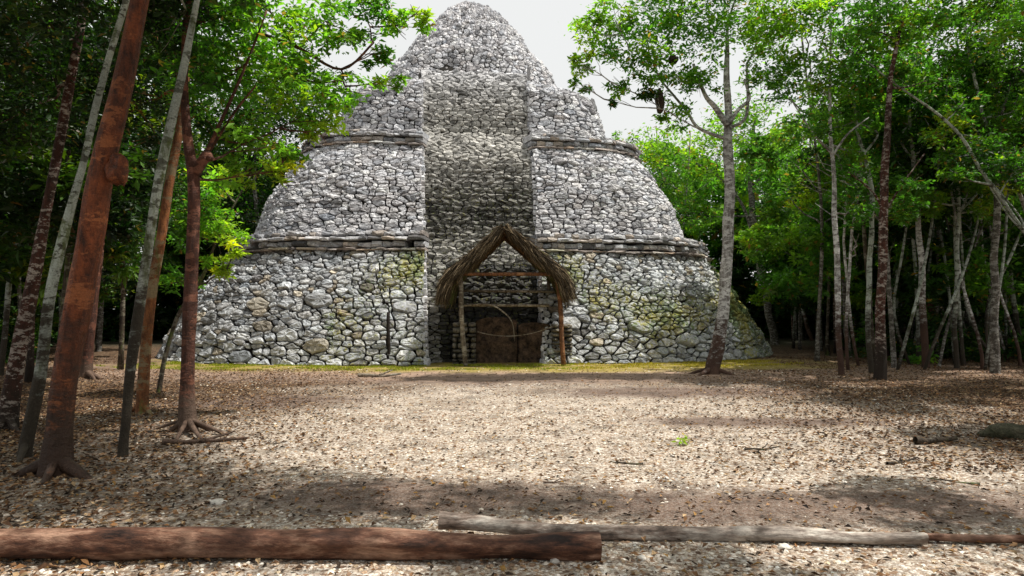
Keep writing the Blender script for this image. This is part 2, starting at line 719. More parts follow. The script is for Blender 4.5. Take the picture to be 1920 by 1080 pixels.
def make_stone(poly, gap, bulge, mapper, kind, base=-.12, tilt=.1):
    """poly in (s,v) metres; mapper(s,v) -> world point, normal"""
    c = poly.mean(0)
    d = poly - c
    r = np.hypot(d[:, 0], d[:, 1])
    if r.max() < .05:
        return
    k = np.clip(1 - gap / np.maximum(r, .02), .35, 1)[:, None]
    poly = c + d * k
    # drop short edges, round corners
    keep = [poly[0]]
    for p in poly[1:]:
        if np.hypot(*(p - keep[-1])) > .035:
            keep.append(p)
    if len(keep) > 3 and np.hypot(*(keep[0] - keep[-1])) < .035:
        keep.pop()
    poly = np.array(keep)
    if len(poly) < 3:
        return
    nxt = np.roll(poly, -1, 0)
    ch = np.empty((len(poly) * 2, 2))
    ch[0::2] = poly * .82 + nxt * .18
    ch[1::2] = poly * .18 + nxt * .82
    ch += rng.normal(0, .009, ch.shape)
    m = len(ch)
    P0, N = mapper(*c)
    area = abs(np.sum(ch[:, 0] * np.roll(ch[:, 1], -1) - ch[:, 1] * np.roll(ch[:, 0], -1))) / 2
    sz = math.sqrt(area)
    bl = bulge * sz * random.uniform(.6, 1.35)
    tx, ty = random.gauss(0, tilt), random.gauss(0, tilt)
    V = []
    base3 = [mapper(*q)[0] for q in ch]
    for (sc, h) in ((1.0, base), (1.0, bl * .45), (.89, bl * .9), (.48, bl * 1.0)):
        for q, b3 in zip(ch, base3):
            dd = (q - c)
            hh = h + (tx * dd[0] + ty * dd[1]) * (1 if h > 0 else 0) + (random.gauss(0, .016) * min(1, sz * 3) if h > 0 else 0)
            V.append(P0 + (b3 - P0) * sc + N * hh)
    V.append(P0 + N * bl * random.uniform(.9, 1.15))
    V = np.array(V)
    F = []
    for i in range(3):
        for j in range(m):
            k2 = (j + 1) % m
            F.append((i * m + j, i * m + k2, (i + 1) * m + k2, (i + 1) * m + j))
    for j in range(m):
        F.append((3 * m + j, 3 * m + (j + 1) % m, 4 * m))
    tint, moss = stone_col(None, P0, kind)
    # how large it shows
    vis = 0
    view = P0 - np.array([0, 0, 1.6])
    if np.dot(N, view) < -2.0:
        px, py = proj(V[:m])
        if -20 < px.mean() < 1940 and -20 < py.mean() < 1090:
            vis = (px.max() - px.min()) * (py.max() - py.min())
            if px.mean() < 390 or (820 < px.mean() < 1075 and py.mean() > 440) or (px.mean() < 640 and py.mean() < 240):
                vis *= .05
    STONES.append(dict(V=V, F=F, tint=tint, moss=moss, vis=vis, kind=kind))


def tier_mapper(T):
    def f(s, v):
        v = min(max(v, 0), T.H)
        p, n = T.frame(s / T.Pref, v)
        w = toworld(np.array([p, p + n]))
        q = Vector(w[0])
        am = .16 if T is TIERS['dome'] else .07
        w += (w[1] - w[0]) * (mnoise.noise(q * .9) * am + mnoise.noise(q * 2.3) * am * .4)
        return w[0], w[1] - w[0]
    return f


def face_tier(name, w, h, jit, aspect, gap, bulge, umax=.33, hfun=None, wt=.25, recess=True):
    T = TIERS[name]
    s1 = T.Pref * umax
    pts = rows(-s1, s1, 0, T.H, w, h, jit, hfun)
    wts = rng.normal(0, 1, len(pts)) * (h * h * wt)
    for i in range(len(pts)):                         # some big boulders
        if hfun and random.random() < .03:
            wts[i] += h * h * 2.4 * (1 if pts[i][1] < 2.4 else .4)
    mp = tier_mapper(T)
    for i, poly in voronoi(pts, wts, aspect):
        poly = [tuple(p) for p in poly]
        poly = clip(poly, 0, 1, T.H + .02)
        poly = clip(poly, 0, -1, .05)
        if recess and poly and abs(pts[i][0]) < 6:
            sg = 1 if pts[i][0] > 0 else -1
            cb = (u_at_x(T.a[0], T.n[0], hw(T.z[0])) * T.Pref)
            kk = -3 if name == 'upper' else -1
            cv = (u_at_x(T.a[kk], T.n[kk], hw(T.z[kk])) * T.Pref)
            # boundary s = cb + (cv-cb) v/H  ; keep |s| beyond it
            a = (cv - cb) / T.w[kk]
            poly = clip(poly, -sg, a, -cb)
        if len(poly) < 3:
            continue
        poly = np.array(poly)
        ar = abs(np.sum(poly[:, 0] * np.roll(poly[:, 1], -1) - poly[:, 1] * np.roll(poly[:, 0], -1))) / 2
        if ar < .012:
            continue
        make_stone(poly, gap, bulge, mp, name)


face_tier('lower', .31, .15, .40, 1.7, .034, .22, hfun=lambda v: 1.32 - .42 * min(v / 3.2, 1), wt=.5)
face_tier('middle', .34, .14, .18, 2.0, .027, .20, wt=.4)
face_tier('upper', .32, .145, .20, 1.9, .026, .20, wt=.4)
face_tier('dome', .27, .155, .5, 1.5, .025, .26, recess=False, umax=.36, wt=.4)


# the stair ramp, recessed between the tiers: local y of its face by height
def ramp_y(z):
    return float(np.interp(z, [0, 1.9, 4.4, 6.2, 7.6, 8.4, 9.2, 10.5, 11.5, 12.6], [-11.3, -11.15, -9.3, -8.5, -7.75, -7.1, -6.15, -5.85, -5.35, -4.25]))


def ramp_mapper(s, v):
    z = v
    y0, y1 = ramp_y(z - .2), ramp_y(z + .2)
    n = np.array([0, -.4, (y1 - y0)])
    n /= np.linalg.norm(n)
    step = (.9 if z < 8 else .35) * (math.floor(z / .27) * .27 - z) * .5 + .05        # shallow steps
    p = np.array([s, ramp_y(z) + step, z])
    w = toworld(np.array([p, p + n]))
    return w[0], w[1] - w[0]


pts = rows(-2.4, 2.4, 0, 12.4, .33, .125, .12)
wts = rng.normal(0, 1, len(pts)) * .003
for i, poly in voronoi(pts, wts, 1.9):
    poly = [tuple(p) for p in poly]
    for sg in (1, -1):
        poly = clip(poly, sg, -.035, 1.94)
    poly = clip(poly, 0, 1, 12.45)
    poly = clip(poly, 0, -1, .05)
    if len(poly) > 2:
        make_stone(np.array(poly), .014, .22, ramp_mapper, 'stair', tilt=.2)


def front_y(z):
    for nm in ('lower', 'middle', 'upper'):
        T = TIERS[nm]
        if z <= T.z[-1] + .5:
            return -float(np.interp(z, T.z, T.a))
    return -5.2


# side faces of the recess
for sg in (1, -1):
    def jm(s, v, sg=sg):
        p = np.array([sg * hw(v), s, v])
        w = toworld(np.array([p, p + np.array([-sg, 0, 0])]))
        return w[0], w[1] - w[0]
    jp = rows(-13, -4.5, 0, 11.5, .34, .22, .25)
    jp = jp[[(front_y(b) - .5 < a < ramp_y(b) + .4) for a, b in jp]]
    for i, poly in voronoi(jp, np.zeros(len(jp)), 1.4):
        c = poly.mean(0)
        fy = front_y(c[1])
        if ramp_y(c[1]) - fy < .1 or abs(c[0] - fy) > 4:
            continue
        poly = [tuple(p) for p in poly]
        poly = clip(poly, -1, 0, -(fy + .06))
        poly = clip(poly, 1, 0, ramp_y(c[1]) + .15)
        if len(poly) > 2:
            make_stone(np.array(poly), .02, .12, jm, 'middle', tilt=.04)

pyr = empty("pyramid", (PCX, PCY, 0), "ancient rounded stone pyramid with ringed tiers and ruined central stairway", "pyramid")
IP = (-PCX, -PCY, 0)


def core(name, T, inset, recess=True, capz=None):
    """dark inner body of a tier with the recess cut out"""
    us = np.linspace(-.5, .5, 161)
    vs = np.linspace(0, T.H, 7)
    V, F = [], []
    for v in vs:
        a = np.interp(v, T.w, T.a)
        for u in us:
            if recess:
                ue = u_at_x(a, float(np.interp(v, T.w, T.n)), hw(float(np.interp(v, T.w, T.z))) + .03)
                uu = math.copysign(ue + (abs(u) / .5) * (.5 - ue), u) if abs(u) > 1e-9 else ue
                if abs(u) <= 1e-9:
                    uu = ue
            else:
                uu = u
            p = T.pt(uu, v)
            p[:2] *= (a - inset) / a
            V.append(p)
    n = len(us)
    mid = n // 2
    for i in range(len(vs) - 1):
        for j in range(n - 1):
            if recess and j == mid - 1:
                continue
            F.append((i * n + j, i * n + j + 1, (i + 1) * n + j + 1, (i + 1) * n + j))
    # flat top towards the centre
    c = len(V)
    top = T.pt(0, T.H)[2]
    V.append(np.array([0, 0, top - .02]))
    b = (len(vs) - 1) * n
    for j in range(n - 1):
        if recess and j == mid - 1:
            continue
        F.append((b + j, b + j + 1, c))
    # recess side walls back to the middle
    if recess:
        for jj in (mid - 1, mid):
            for i in range(len(vs) - 1):
                p, q = V[i * n + jj], V[(i + 1) * n + jj]
                k = len(V)
                V.append(np.array([p[0], -3.5, p[2]]))
                V.append(np.array([q[0], -3.5, q[2]]))
                F.append((i * n + jj, (i + 1) * n + jj, k + 1, k))
    me = bpy.data.meshes.new(name)
    Wd = toworld(np.array(V))
    me.from_pydata([tuple(p) for p in Wd], [], F)
    me.update()
    return link(name, me, M_MORTAR, pyr, IP)


core("lower_tier", TIERS['lower'], .10)
core("middle_tier", TIERS['middle'], .10)
core("upper_tier", TIERS['upper'], .10)
core("summit_mound", TIERS['dome'], .08, recess=False)
mb = MB()
zs = np.linspace(0, 12.3, 30)
V = [(x, ramp_y(z) + .09, z) for z in zs for x in (-2.45, 2.45)]
F = [(2 * i, 2 * i + 1, 2 * i + 3, 2 * i + 2) for i in range(len(zs) - 1)]
me = bpy.data.meshes.new("stair")
me.from_pydata([tuple(p) for p in toworld(np.array(V))], [], F)
link("stairway", me, M_MORTAR, pyr, IP)


# cornices: courses of flat slabs; each slab a part
def cornice(z0, a0, n, courses):
    """courses: (z, height, proud)"""
    out = []
    for ci, (z, h, proud, wmean) in enumerate(courses):
        a = a0 + proud
        tb = unit_ring(n)
        Pm = tb[3] * a
        u = hw(z) / Pm
        for sg in (1, -1):
            s = hw(z)
            while s < Pm * .30:
                w = wmean * random.uniform(.6, 1.6)
                sa, sb = s + .015, s + w - .015
                s += w
                if random.random() < .03:
                    continue
                pr = random.uniform(-.05, .05)
                dz = random.uniform(-.015, .015) + .06 * mnoise.noise(Vector((s * .3, sg * 3, z)))
                hh = h * random.uniform(.75, 1.0)
                V = []
                for (sv, off) in ((sa, 0), ((sa + sb) / 2, .02), (sb, 0)):
                    uu = sg * sv / Pm
                    x, y = np.interp(uu, tb[0], tb[1]), np.interp(uu, tb[0], tb[2])
                    for (rr, zz) in ((a + pr + off - .03, z + dz), (a + pr + off, z + dz + hh * .35), (a + pr + off - .02, z + dz + hh * .85), (a + pr + off - .07, z + dz + hh), (a - .9, z + dz + hh * .98), (a - .9, z + dz)):
                        rr += random.uniform(-.035, .035) if rr > a - .5 else 0
                        V.append((x * rr, y * rr, zz + random.uniform(-.022, .022)))
                F = []
                for i in range(2):
                    for k in range(6):
                        k2 = (k + 1) % 6
                        f = (i * 6 + k, i * 6 + k2, (i + 1) * 6 + k2, (i + 1) * 6 + k)
                        F.append(f if sg < 0 else f[::-1])
                F.append(tuple(range(6)) if sg > 0 else tuple(range(6))[::-1])
                F.append(tuple(12 + k for k in range(6))[::-1] if sg > 0 else tuple(12 + k for k in range(6)))
                Wd = toworld(np.array(V))
                cc = Wd.mean(0)
                px, py = proj(Wd)
                vis = (px.max() - px.min()) * (py.max() - py.min()) if 400 < px.mean() < 1400 and not (820 < px.mean() < 1075 and py.mean() > 425) else 0
                nl = np.array([np.sign(x) * abs(x) ** (n - 1), np.sign(y) * abs(y) ** (n - 1), 0])
                wl = toworld(np.array([[0, 0, 0], nl]))
                if np.dot(wl[1] - wl[0], cc - np.array([0, 0, 1.6])) > 0:
                    vis = 0
                tint, moss = stone_col(None, cc, 'cornice')
                if ci == 0:
                    tint = np.clip(tint * np.array([1.06, .92, .80]), 0, .5)
                STONES.append(dict(V=Wd, F=F, tint=tint, moss=moss, vis=vis, kind='cornice'))


cornice(3.9, 10.1, 4.2, [(3.88, .08, .20, .5), (4.01, .21, .09, .34), (4.24, .14, .15, .4), (4.40, .18, .02, .30)])
cornice(8.3, 7.42, 5.0, [(8.32, .08, .18, .45), (8.44, .20, .08, .32), (8.66, .14, .14, .36), (8.81, .14, .0, .28)])


def stone_obj(name, s, parent, off):
    me = bpy.data.meshes.new(name)
    V = s['V']
    c = V.mean(0)
    me.from_pydata([tuple(p - c) for p in V], [], s['F'])
    me.polygons.foreach_set("use_smooth", [False] * len(me.polygons))
    nv = len(V)
    a = me.attributes.new("tint", 'FLOAT_COLOR', 'POINT')
    a.data.foreach_set("color", np.tile(np.r_[s['tint'], 1.0], nv).astype(np.float32))
    a = me.attributes.new("moss", 'FLOAT', 'POINT')
    a.data.foreach_set("value", np.full(nv, s['moss'], np.float32))
    me.update()
    return link(name, me, M_STONE, parent, Vector(c) + Vector(off))


def stones_joined(name, lst, parent, off):
    V, F, T, Mo = [], [], [], []
    b = 0
    for s in lst:
        V.append(s['V'])
        F += [tuple(i + b for i in f) for f in s['F']]
        T.append(np.tile(np.r_[s['tint'], 1.0], (len(s['V']), 1)))
        Mo.append(np.full(len(s['V']), s['moss']))
        b += len(s['V'])
    V = np.concatenate(V)
    me = bpy.data.meshes.new(name)
    me.from_pydata([tuple(p) for p in V], [], F)
    me.polygons.foreach_set("use_smooth", [False] * len(me.polygons))
    a = me.attributes.new("tint", 'FLOAT_COLOR', 'POINT')
    a.data.foreach_set("color", np.concatenate(T).astype(np.float32).ravel())
    a = me.attributes.new("moss", 'FLOAT', 'POINT')
    a.data.foreach_set("value", np.concatenate(Mo).astype(np.float32))
    me.update()
    return link(name, me, M_STONE, parent, off)


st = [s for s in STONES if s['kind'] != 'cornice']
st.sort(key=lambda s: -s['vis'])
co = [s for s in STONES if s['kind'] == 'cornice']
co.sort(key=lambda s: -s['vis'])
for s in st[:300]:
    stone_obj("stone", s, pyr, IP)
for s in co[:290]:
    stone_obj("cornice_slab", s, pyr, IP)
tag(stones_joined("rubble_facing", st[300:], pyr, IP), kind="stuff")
if co[290:]:
    tag(stones_joined("small_cornice_slabs", co[290:], pyr, IP), kind="stuff")
print("stones", len(st), "slabs", len(co), "300th", st[299]['vis'])


# ---------------------------------------------------------------- loose rocks helper
def rock_mesh(name, r, sq=(1, 1, .8), seed=0, sub=2, am=.35):
    import bmesh
    bm = bmesh.new()
    bmesh.ops.create_icosphere(bm, subdivisions=sub, radius=1)
    for v in bm.verts:
        q = v.co.copy()
        k = 1 + am * mnoise.noise(q * 1.3 + Vector((seed * 3.7, seed, 0))) + .5 * am * mnoise.noise(q * 3 + Vector((0, seed * 2.1, 5)))
        v.co = Vector((q.x * sq[0] * r * k, q.y * sq[1] * r * k, q.z * sq[2] * r * k))
    me = bpy.data.meshes.new(name)
    bm.to_mesh(me)
    bm.free()
    return me


# ---------------------------------------------------------------- thatched shelter
M_THATCH = tint_mat("thatch", 22, .5, 1.4)
M_POLE = bark_mat("pale_pole", (.34, .29, .22), (.10, .07, .05), (.44, .40, .33), .4, 3)
M_REDPOLE = bark_mat("reddish_pole", (.26, .11, .05), (.08, .04, .02), (.34, .18, .09), .4, 3)
HY = 21.2
hut = empty("thatched_shelter", (P(945, 500, HY).x, HY + 1, 0), "open thatched palm roof shelter on poles guarding the stairway foot", "shelter")
IH = -hut.location
apex = P(945, 424, HY)
Lp = [apex, P(908, 459, HY), P(873, 492, HY), P(846, 516, HY), P(834, 545, HY)]
Rp = [apex, P(983, 456, HY), P(1018, 486, HY), P(1046, 510, HY), P(1062, 540, HY)]
DEEP = 2.3


def slope(name, pl, sg):
    V, F = [], []
    rows_ = 6
    for k in range(rows_):
        y = k / (rows_ - 1) * DEEP
        for layer in (0, 1):
            for i, p in enumerate(pl):
                a, b = pl[max(i - 1, 0)], pl[min(i + 1, len(pl) - 1)]
                t = (b - a).normalized()
                nrm = Vector((-t.z, 0, t.x)) * (1 if sg > 0 else -1)
                if nrm.z < 0:
                    nrm = -nrm
                th = (.09 + .09 * i / 4) * (1 if layer else -1)
                q = p + nrm * th + Vector((0, y, 0))
                q += Vector((0, 0, .04 * mnoise.noise(q * 2)))
                V.append(q)
    m = len(pl)
    for k in range(rows_ - 1):
        for layer in (0, 1):
            for i in range(m - 1):
                a = k * 2 * m + layer * m + i
                c = (k + 1) * 2 * m + layer * m + i
                F.append((a, a + 1, c + 1, c))
    for k in (0, rows_ - 1):
        for i in range(m - 1):
            a = k * 2 * m + i
            F.append((a, a + 1, a + m + 1, a + m))
    for k in range(rows_ - 1):
        a = k * 2 * m + m - 1
        c = (k + 1) * 2 * m + m - 1
        F.append((a, c, c + m, a + m))
    me = bpy.data.meshes.new(name)
    me.from_pydata([tuple(v) for v in V], [], F)
    me.attributes.new("tint", 'FLOAT_COLOR', 'POINT').data.foreach_set("color", np.tile([.05, .033, .02, 1], len(V)).astype(np.float32))
    me.update()
    o = link(name, me, M_THATCH, hut, IH)
    # shaggy straw
    pts_, rr_ = spline([(p, 0) for p in pl], 8)
    n = 8500
    VV, FF, TT = [], [], []
    for q in range(n):
        i0 = random.random() ** .9 * (len(pts_) - 1)
        i = min(int(i0), len(pts_) - 2)
        p = pts_[i].lerp(pts_[i + 1], i0 - i)
        t = (pts_[i + 1] - pts_[i]).normalized()
        nrm = Vector((-t.z, 0, t.x))
        if nrm.z < 0:
            nrm = -nrm
        front = random.random() < .45
        prog = i0 / len(pts_)
        th = .09 + .09 * prog
        if front:
            y = random.uniform(-.10, .06)
            off = nrm * random.uniform(-th, th * 1.15)
            dr = (t + Vector((0, random.gauss(-.12, .25), random.gauss(-.3, .3)))).normalized()
        else:
            y = random.uniform(0, DEEP)
            off = nrm * (th + random.uniform(-.02, .05)) * random.choice((1, 1, 1, -1))
            dr = (t + nrm * random.gauss(0, .08) + Vector((0, random.gauss(0, .12), random.gauss(-.1, .08)))).normalized()
        L = random.uniform(.2, .7) * (1.0 if prog < .85 else .8)
        wv = Vector((random.gauss(0, 1), random.gauss(0, 1), random.gauss(0, 1))).cross(dr).normalized() * random.uniform(.004, .011)
        a = p + off + Vector((0, y, 0))
        mid = a + dr * L * .55
        e = a + dr * L + Vector((0, 0, -.08 * L))
        b = len(VV)
        VV += [a - wv, a + wv, mid + wv, mid - wv, e + wv * .3, e - wv * .3]
        FF += [(b, b + 1, b + 2, b + 3), (b + 3, b + 2, b + 4, b + 5)]
        g = random.choice((.03, .045, .07, .10, .15, .26))
        tc = np.array([g, g * .74, g * .44])
        if prog > .35 and not front and random.random() < .35:
            tc = np.array([.11, .14, .04])
        TT += [tc] * 6
    me = mesh_np("thatch", np.array([tuple(v) for v in VV]), np.array(FF), False, {"tint": np.array(TT)})
    link("thatch", me, M_THATCH, hut, IH)


slope("roof_slope", Lp, -1)
slope("roof_slope", Rp, 1)


def pole(name, a, b, r, m, parent, off, bend=.03, label=None, r2=None):
    mb = MB()
    a, b = Vector(a), Vector(b)
    n = 6
    pts_ = []
    for i in range(n + 1):
        t = i / n
        p = a.lerp(b, t)
        p += Vector((mnoise.noise(Vector((t * 2, a.x * 3, a.y))), mnoise.noise(Vector((t * 2, a.x, 5 + b.z))), 0)) * bend
        pts_.append(p)
    r2 = r2 or r
    mb.tube(pts_, [r + (r2 - r) * i / n for i in range(n + 1)], 8, .15)
    o = link(name, mb.mesh(name), m, parent, off)
    return tag(o, label)


pole("post", G(873, 686.5) + Vector((0, 0, -.1)), P(863, 508, 21.4), .075, M_POLE, hut, IH, .08, "pale grey front post")
pole("post", G(1059, 686) + Vector((0, 0, -.1)), P(1043, 500, 21.4), .075, M_REDPOLE, hut, IH, .08, "reddish front post")
pole("post", Vector((-1.75, 23.3, 0)), Vector((-1.75, 23.3, 2.9)), .07, M_POLE, hut, IH)
pole("post", Vector((1.25, 23.4, 0)), Vector((1.25, 23.4, 2.9)), .07, M_POLE, hut, IH)
pole("tie_beam", P(852, 514, 21.3), P(1050, 514, 21.3), .055, M_REDPOLE, hut, IH, .06)
pole("tie_beam", P(862, 545, 23.2), P(1045, 547, 23.2), .05, M_POLE, hut, IH, .1)
pole("tie_beam", P(862, 572, 22.5), P(1030, 573, 22.5), .05, M_POLE, hut, IH, .1)
pole("ridge_pole", apex + Vector((0, -.05, -.1)), apex + Vector((0, DEEP, -.1)), .06, M_REDPOLE, hut, IH)
for dy in (.15, 1.2, 2.1):
    for pl in (Lp, Rp):
        pole("rafter", pl[0] + Vector((0, dy, -.17)), pl[3] + Vector((0, dy, -.22)), .04, M_REDPOLE, hut, IH, .02)
for k in (1, 2, 3):
    for pl in (Lp, Rp):
        pole("purlin", pl[k] + Vector((0, 0, -.22)), pl[k] + Vector((0, DEEP, -.22)), .03, M_REDPOLE, hut, IH, .02)


# stone piers either side, stela between
def pier(x0, x1, y0, y1, h, label):
    e = empty("stone_pier", ((x0 + x1) / 2, (y0 + y1) / 2, 0), label, "pier", "low stone piers beside the stela")
    z = -.03
    while z < h:
        hh = random.uniform(.09, .22)
        x = x0
        while x < x1 - .08:
            w = random.uniform(.15, .45)
            if x + w > x1 - .12:
                w = x1 - x
            c = Vector((x + w / 2 - e.location.x, 0, z + hh / 2))
            me = rock_mesh("stone", 1, ((w - .02) * .6, (y1 - y0) * .55, (hh - .015) * .66), random.random() * 50, 2, .18)
            for v in me.vertices:                      # squarish
                v.co.x = max(min(v.co.x, w / 2 - .015), -w / 2 + .015)
                v.co.z = max(min(v.co.z, hh / 2 - .008), -hh / 2 + .008)
            g = random.gauss(.17, .05)
            tc = (g, g * .88, g * .72, 1)
            me.attributes.new("tint", 'FLOAT_COLOR', 'POINT').data.foreach_set("color", np.tile(tc, len(me.vertices)).astype(np.float32))
            me.attributes.new("moss", 'FLOAT', 'POINT').data.foreach_set("value", np.full(len(me.vertices), .25, np.float32))
            me.update()
            link("stone", me, M_STONE, e, c)
            x += w
        z += hh
    return e


pl0, pl1 = G(848, 683).x, G(893, 683).x
pier(P(848, 600, 22.4).x, P(893, 600, 22.4).x, 22.15, 22.95, 1.25, "stacked stone pier behind the pale left post of the shelter")
pier(P(1033, 600, 22.4).x, P(1074, 600, 22.4).x, 22.15, 22.9, 1.25, "stacked stone pier behind the reddish right post of the shelter")


def slab(name, cx, w, h, y, th, m, label, cat, arch=.5, seed=1):
    n = 14
    out = []
    for i in range(n + 1):
        t = i / n
        x = -w / 2 + w * t
        out.append((x, h - arch * w * (abs(2 * t - 1) ** 2.4)))
    prof = [(-w / 2, -.05)] + out + [(w / 2, -.05)]
    nx, nz = 18, 22
    V, F = [], []
    for side in (0, 1):
        for k in range(nz + 1):
            for i in range(nx + 1):
                t = i / nx
                x = -w / 2 + w * t
                top = h - arch * w * (abs(2 * t - 1) ** 2.4)
                z = -.05 + (top + .05) * k / nz
                d = .11 * mnoise.noise(Vector((x * 2.2 + seed, z * 2.2, seed))) + .07 * mnoise.noise(Vector((x * 5, z * 5, seed * 3)))
                V.append((x + .03 * mnoise.noise(Vector((z * 3, x, seed))), (-th / 2 + d) if side == 0 else th / 2, z))
    N = (nx + 1) * (nz + 1)
    for k in range(nz):
        for i in range(nx):
            a = k * (nx + 1) + i
            F.append((a, a + 1, a + nx + 2, a + nx + 1))
            F.append((N + a, N + a + nx + 1, N + a + nx + 2, N + a + 1))
    for i in range(nx):
        a = nz * (nx + 1) + i
        F.append((a, a + 1, N + a + 1, N + a))
    for k in range(nz):
        for i in (0, nx):
            a = k * (nx + 1) + i
            F.append((a, a + nx + 1, N + a + nx + 1, N + a))
    me = bpy.data.meshes.new(name)
    me.from_pydata(V, [], F)
    me.polygons.foreach_set("use_smooth", [True] * len(me.polygons))
    me.update()
    o = link(name, me, m, None, (cx, y, 0))
    tag(o, label, cat)
    return o


slab("stela", P(931, 600, 22.75).x, 1.36, 1.52, 22.75, .25, M_PLASTER, "eroded dark brown stela standing left of the worn block under the thatch", "stela", .10, 2)
slab("stone_block", P(1001, 600, 22.72).x, 1.05, 1.34, 22.78, .3, M_PLASTER, "worn brown stone block right of the eroded stela under the thatch", "stone", .06, 9)
mb = MB()
cs_ = spline([(P(868, 573, 22.3), .035), (P(915, 571, 22.35), .032), (P(940, 582, 22.4), .028), (P(960, 604, 22.4), .02), (P(965, 640, 22.45), .015)], 5)
mb.tube(cs_[0], cs_[1], 7, .1)
tag(link("bent_branch", mb.mesh("bent_branch"), M_POLE), "pale bent branch arching in front of the eroded stela", "branch")

# rope between the piers
mb = MB()
a, b = P(895, 622, 22.1), P(1036, 612, 22.1)
mb.tube([a.lerp(b, t) + Vector((0, 0, -.22 * 4 * t * (1 - t))) for t in np.linspace(0, 1, 13)], [.013] * 13, 6)
tag(link("rope", mb.mesh("rope"), M_POLE), "thin sagging rope strung across the front of the stela", "rope")

# thin dark stake left of the stairs
s0 = G(731, 684)
e = pole("stake", (0, 0, -.1), (-.03, 0, 1.68), .055, simple_rock("charred_wood", (.015, .012, .01), (.04, .03, .025), 9), None, s0 + Vector((0, -.15, 0)), .03)
tag(e, "thin dark wooden stake standing at the foot of the stone wall", "stake")


# ---------------------------------------------------------------- logs
def log(name, pts_, rad, m, label, endm=None):
    c = Vector(pts_[0]).lerp(Vector(pts_[-1]), .5)
    c.z = 0
    e = empty(name, c, label, "log", None)
    mb = MB()
    sp, rr = spline([(Vector(p) - c, r) for p, r in zip(pts_, rad)], 8)
    mb.tube(sp, [r * (1 + .13 * mnoise.noise(Vector((i * .35, r * 50, 0)))) for i, r in enumerate(rr)], 20, .26, cap=False)
    link("bark", mb.mesh("bark"), m, e)
    for k in (0, -1):
        t = (sp[1] - sp[0]).normalized() if k == 0 else (sp[-2] - sp[-1]).normalized()
        ring = mb.v[:20] if k == 0 else mb.v[-20:]
        me = bpy.data.meshes.new("cut_end")
        cc = sum((Vector(v) for v in ring), Vector()) / 20
        vv = [tuple(v) for v in ring] + [tuple(cc - t * .006)]
        me.from_pydata(vv, [], [(j, (j + 1) % 20, 20) for j in range(20)])
        me.update()
        link("cut_end", me, endm, e)
    return e


def wood_mat(name, light, midc, dark, ax, sc=7):
    m, nt, b = mat(name)
    o = opos(nt)
    mp = nd(nt, "ShaderNodeMapping")
    nt.links.new(o, mp.inputs[0])
    mp.inputs["Scale"].default_value = (.28, 1, 1) if ax == 'x' else (1, 1, 1)
    n1 = noise(nt, mp.outputs[0], sc, 7, .72)
    n2 = noise(nt, mp.outputs[0], sc * 6, 4, .7)
    n3 = noise(nt, o, 2.2, 4, .6)
    c = ramp(nt, n1, [(.36, dark), (.47, midc), (.62, light)])
    c = mix(nt, ramp(nt, n3, [(.45, 0.0), (.65, .7)]), c, mix(nt, n2, dark, midc))
    c = mix(nt, 1.0, c, ramp(nt, n2, [(.3, .6), (.7, 1.3)]), 'MULTIPLY')
    nt.links.new(c, b.inputs["Base Color"])
    b.inputs["Roughness"].default_value = .7
    bump(nt, b, mth(nt, 'ADD', n1, mth(nt, 'MULTIPLY', n2, .5)), .8, .02)
    return m


M_LOG = wood_mat("red_brown_log", (.34, .205, .14), (.105, .045, .026), (.018, .010, .008), 'x')
M_LOGGREY = wood_mat("weathered_grey_log", (.62, .57, .50), (.20, .15, .12), (.03, .022, .018), 'x')
M_END = simple_rock("sawn_end", (.06, .035, .022), (.15, .10, .065), 20)
a = G(1125, 1050)
y0 = a.y
log("fallen_log", [(-5.6, y0 - .02, .10), (-3.3, y0, .105), (-2.2, y0 + .02, .10), (-1.2, y0 + .03, .097), (-.3, y0, .09), (a.x, y0, .088)],
    [.100, .096, .098, .093, .088, .087], M_LOG, "thick reddish brown log lying across the left foreground", M_END)
a, b = G(822, 1006), G(1735, 1022)
log("fallen_log", [(a.x, a.y + .04, .10), (a.x + .25, a.y + .03, .085), (0.3, 4.93, .06), (1.3, 4.86, .062), (1.9, 4.84, .066), (2.4, 4.80, .050), (b.x, b.y, .045)],
    [.058, .052, .046, .050, .054, .042, .040], M_LOGGREY, "thin weathered grey log lying behind the thick reddish one", M_END)
log("fallen_log", [(b.x - .1, b.y + .09, .035), (3.4, 4.85, .032), (4.4, 4.8, .04), (6, 4.7, .04)], [.028, .028, .032, .03], M_LOG,
    "slender dark brown log continuing to the right edge of the foreground", M_END)


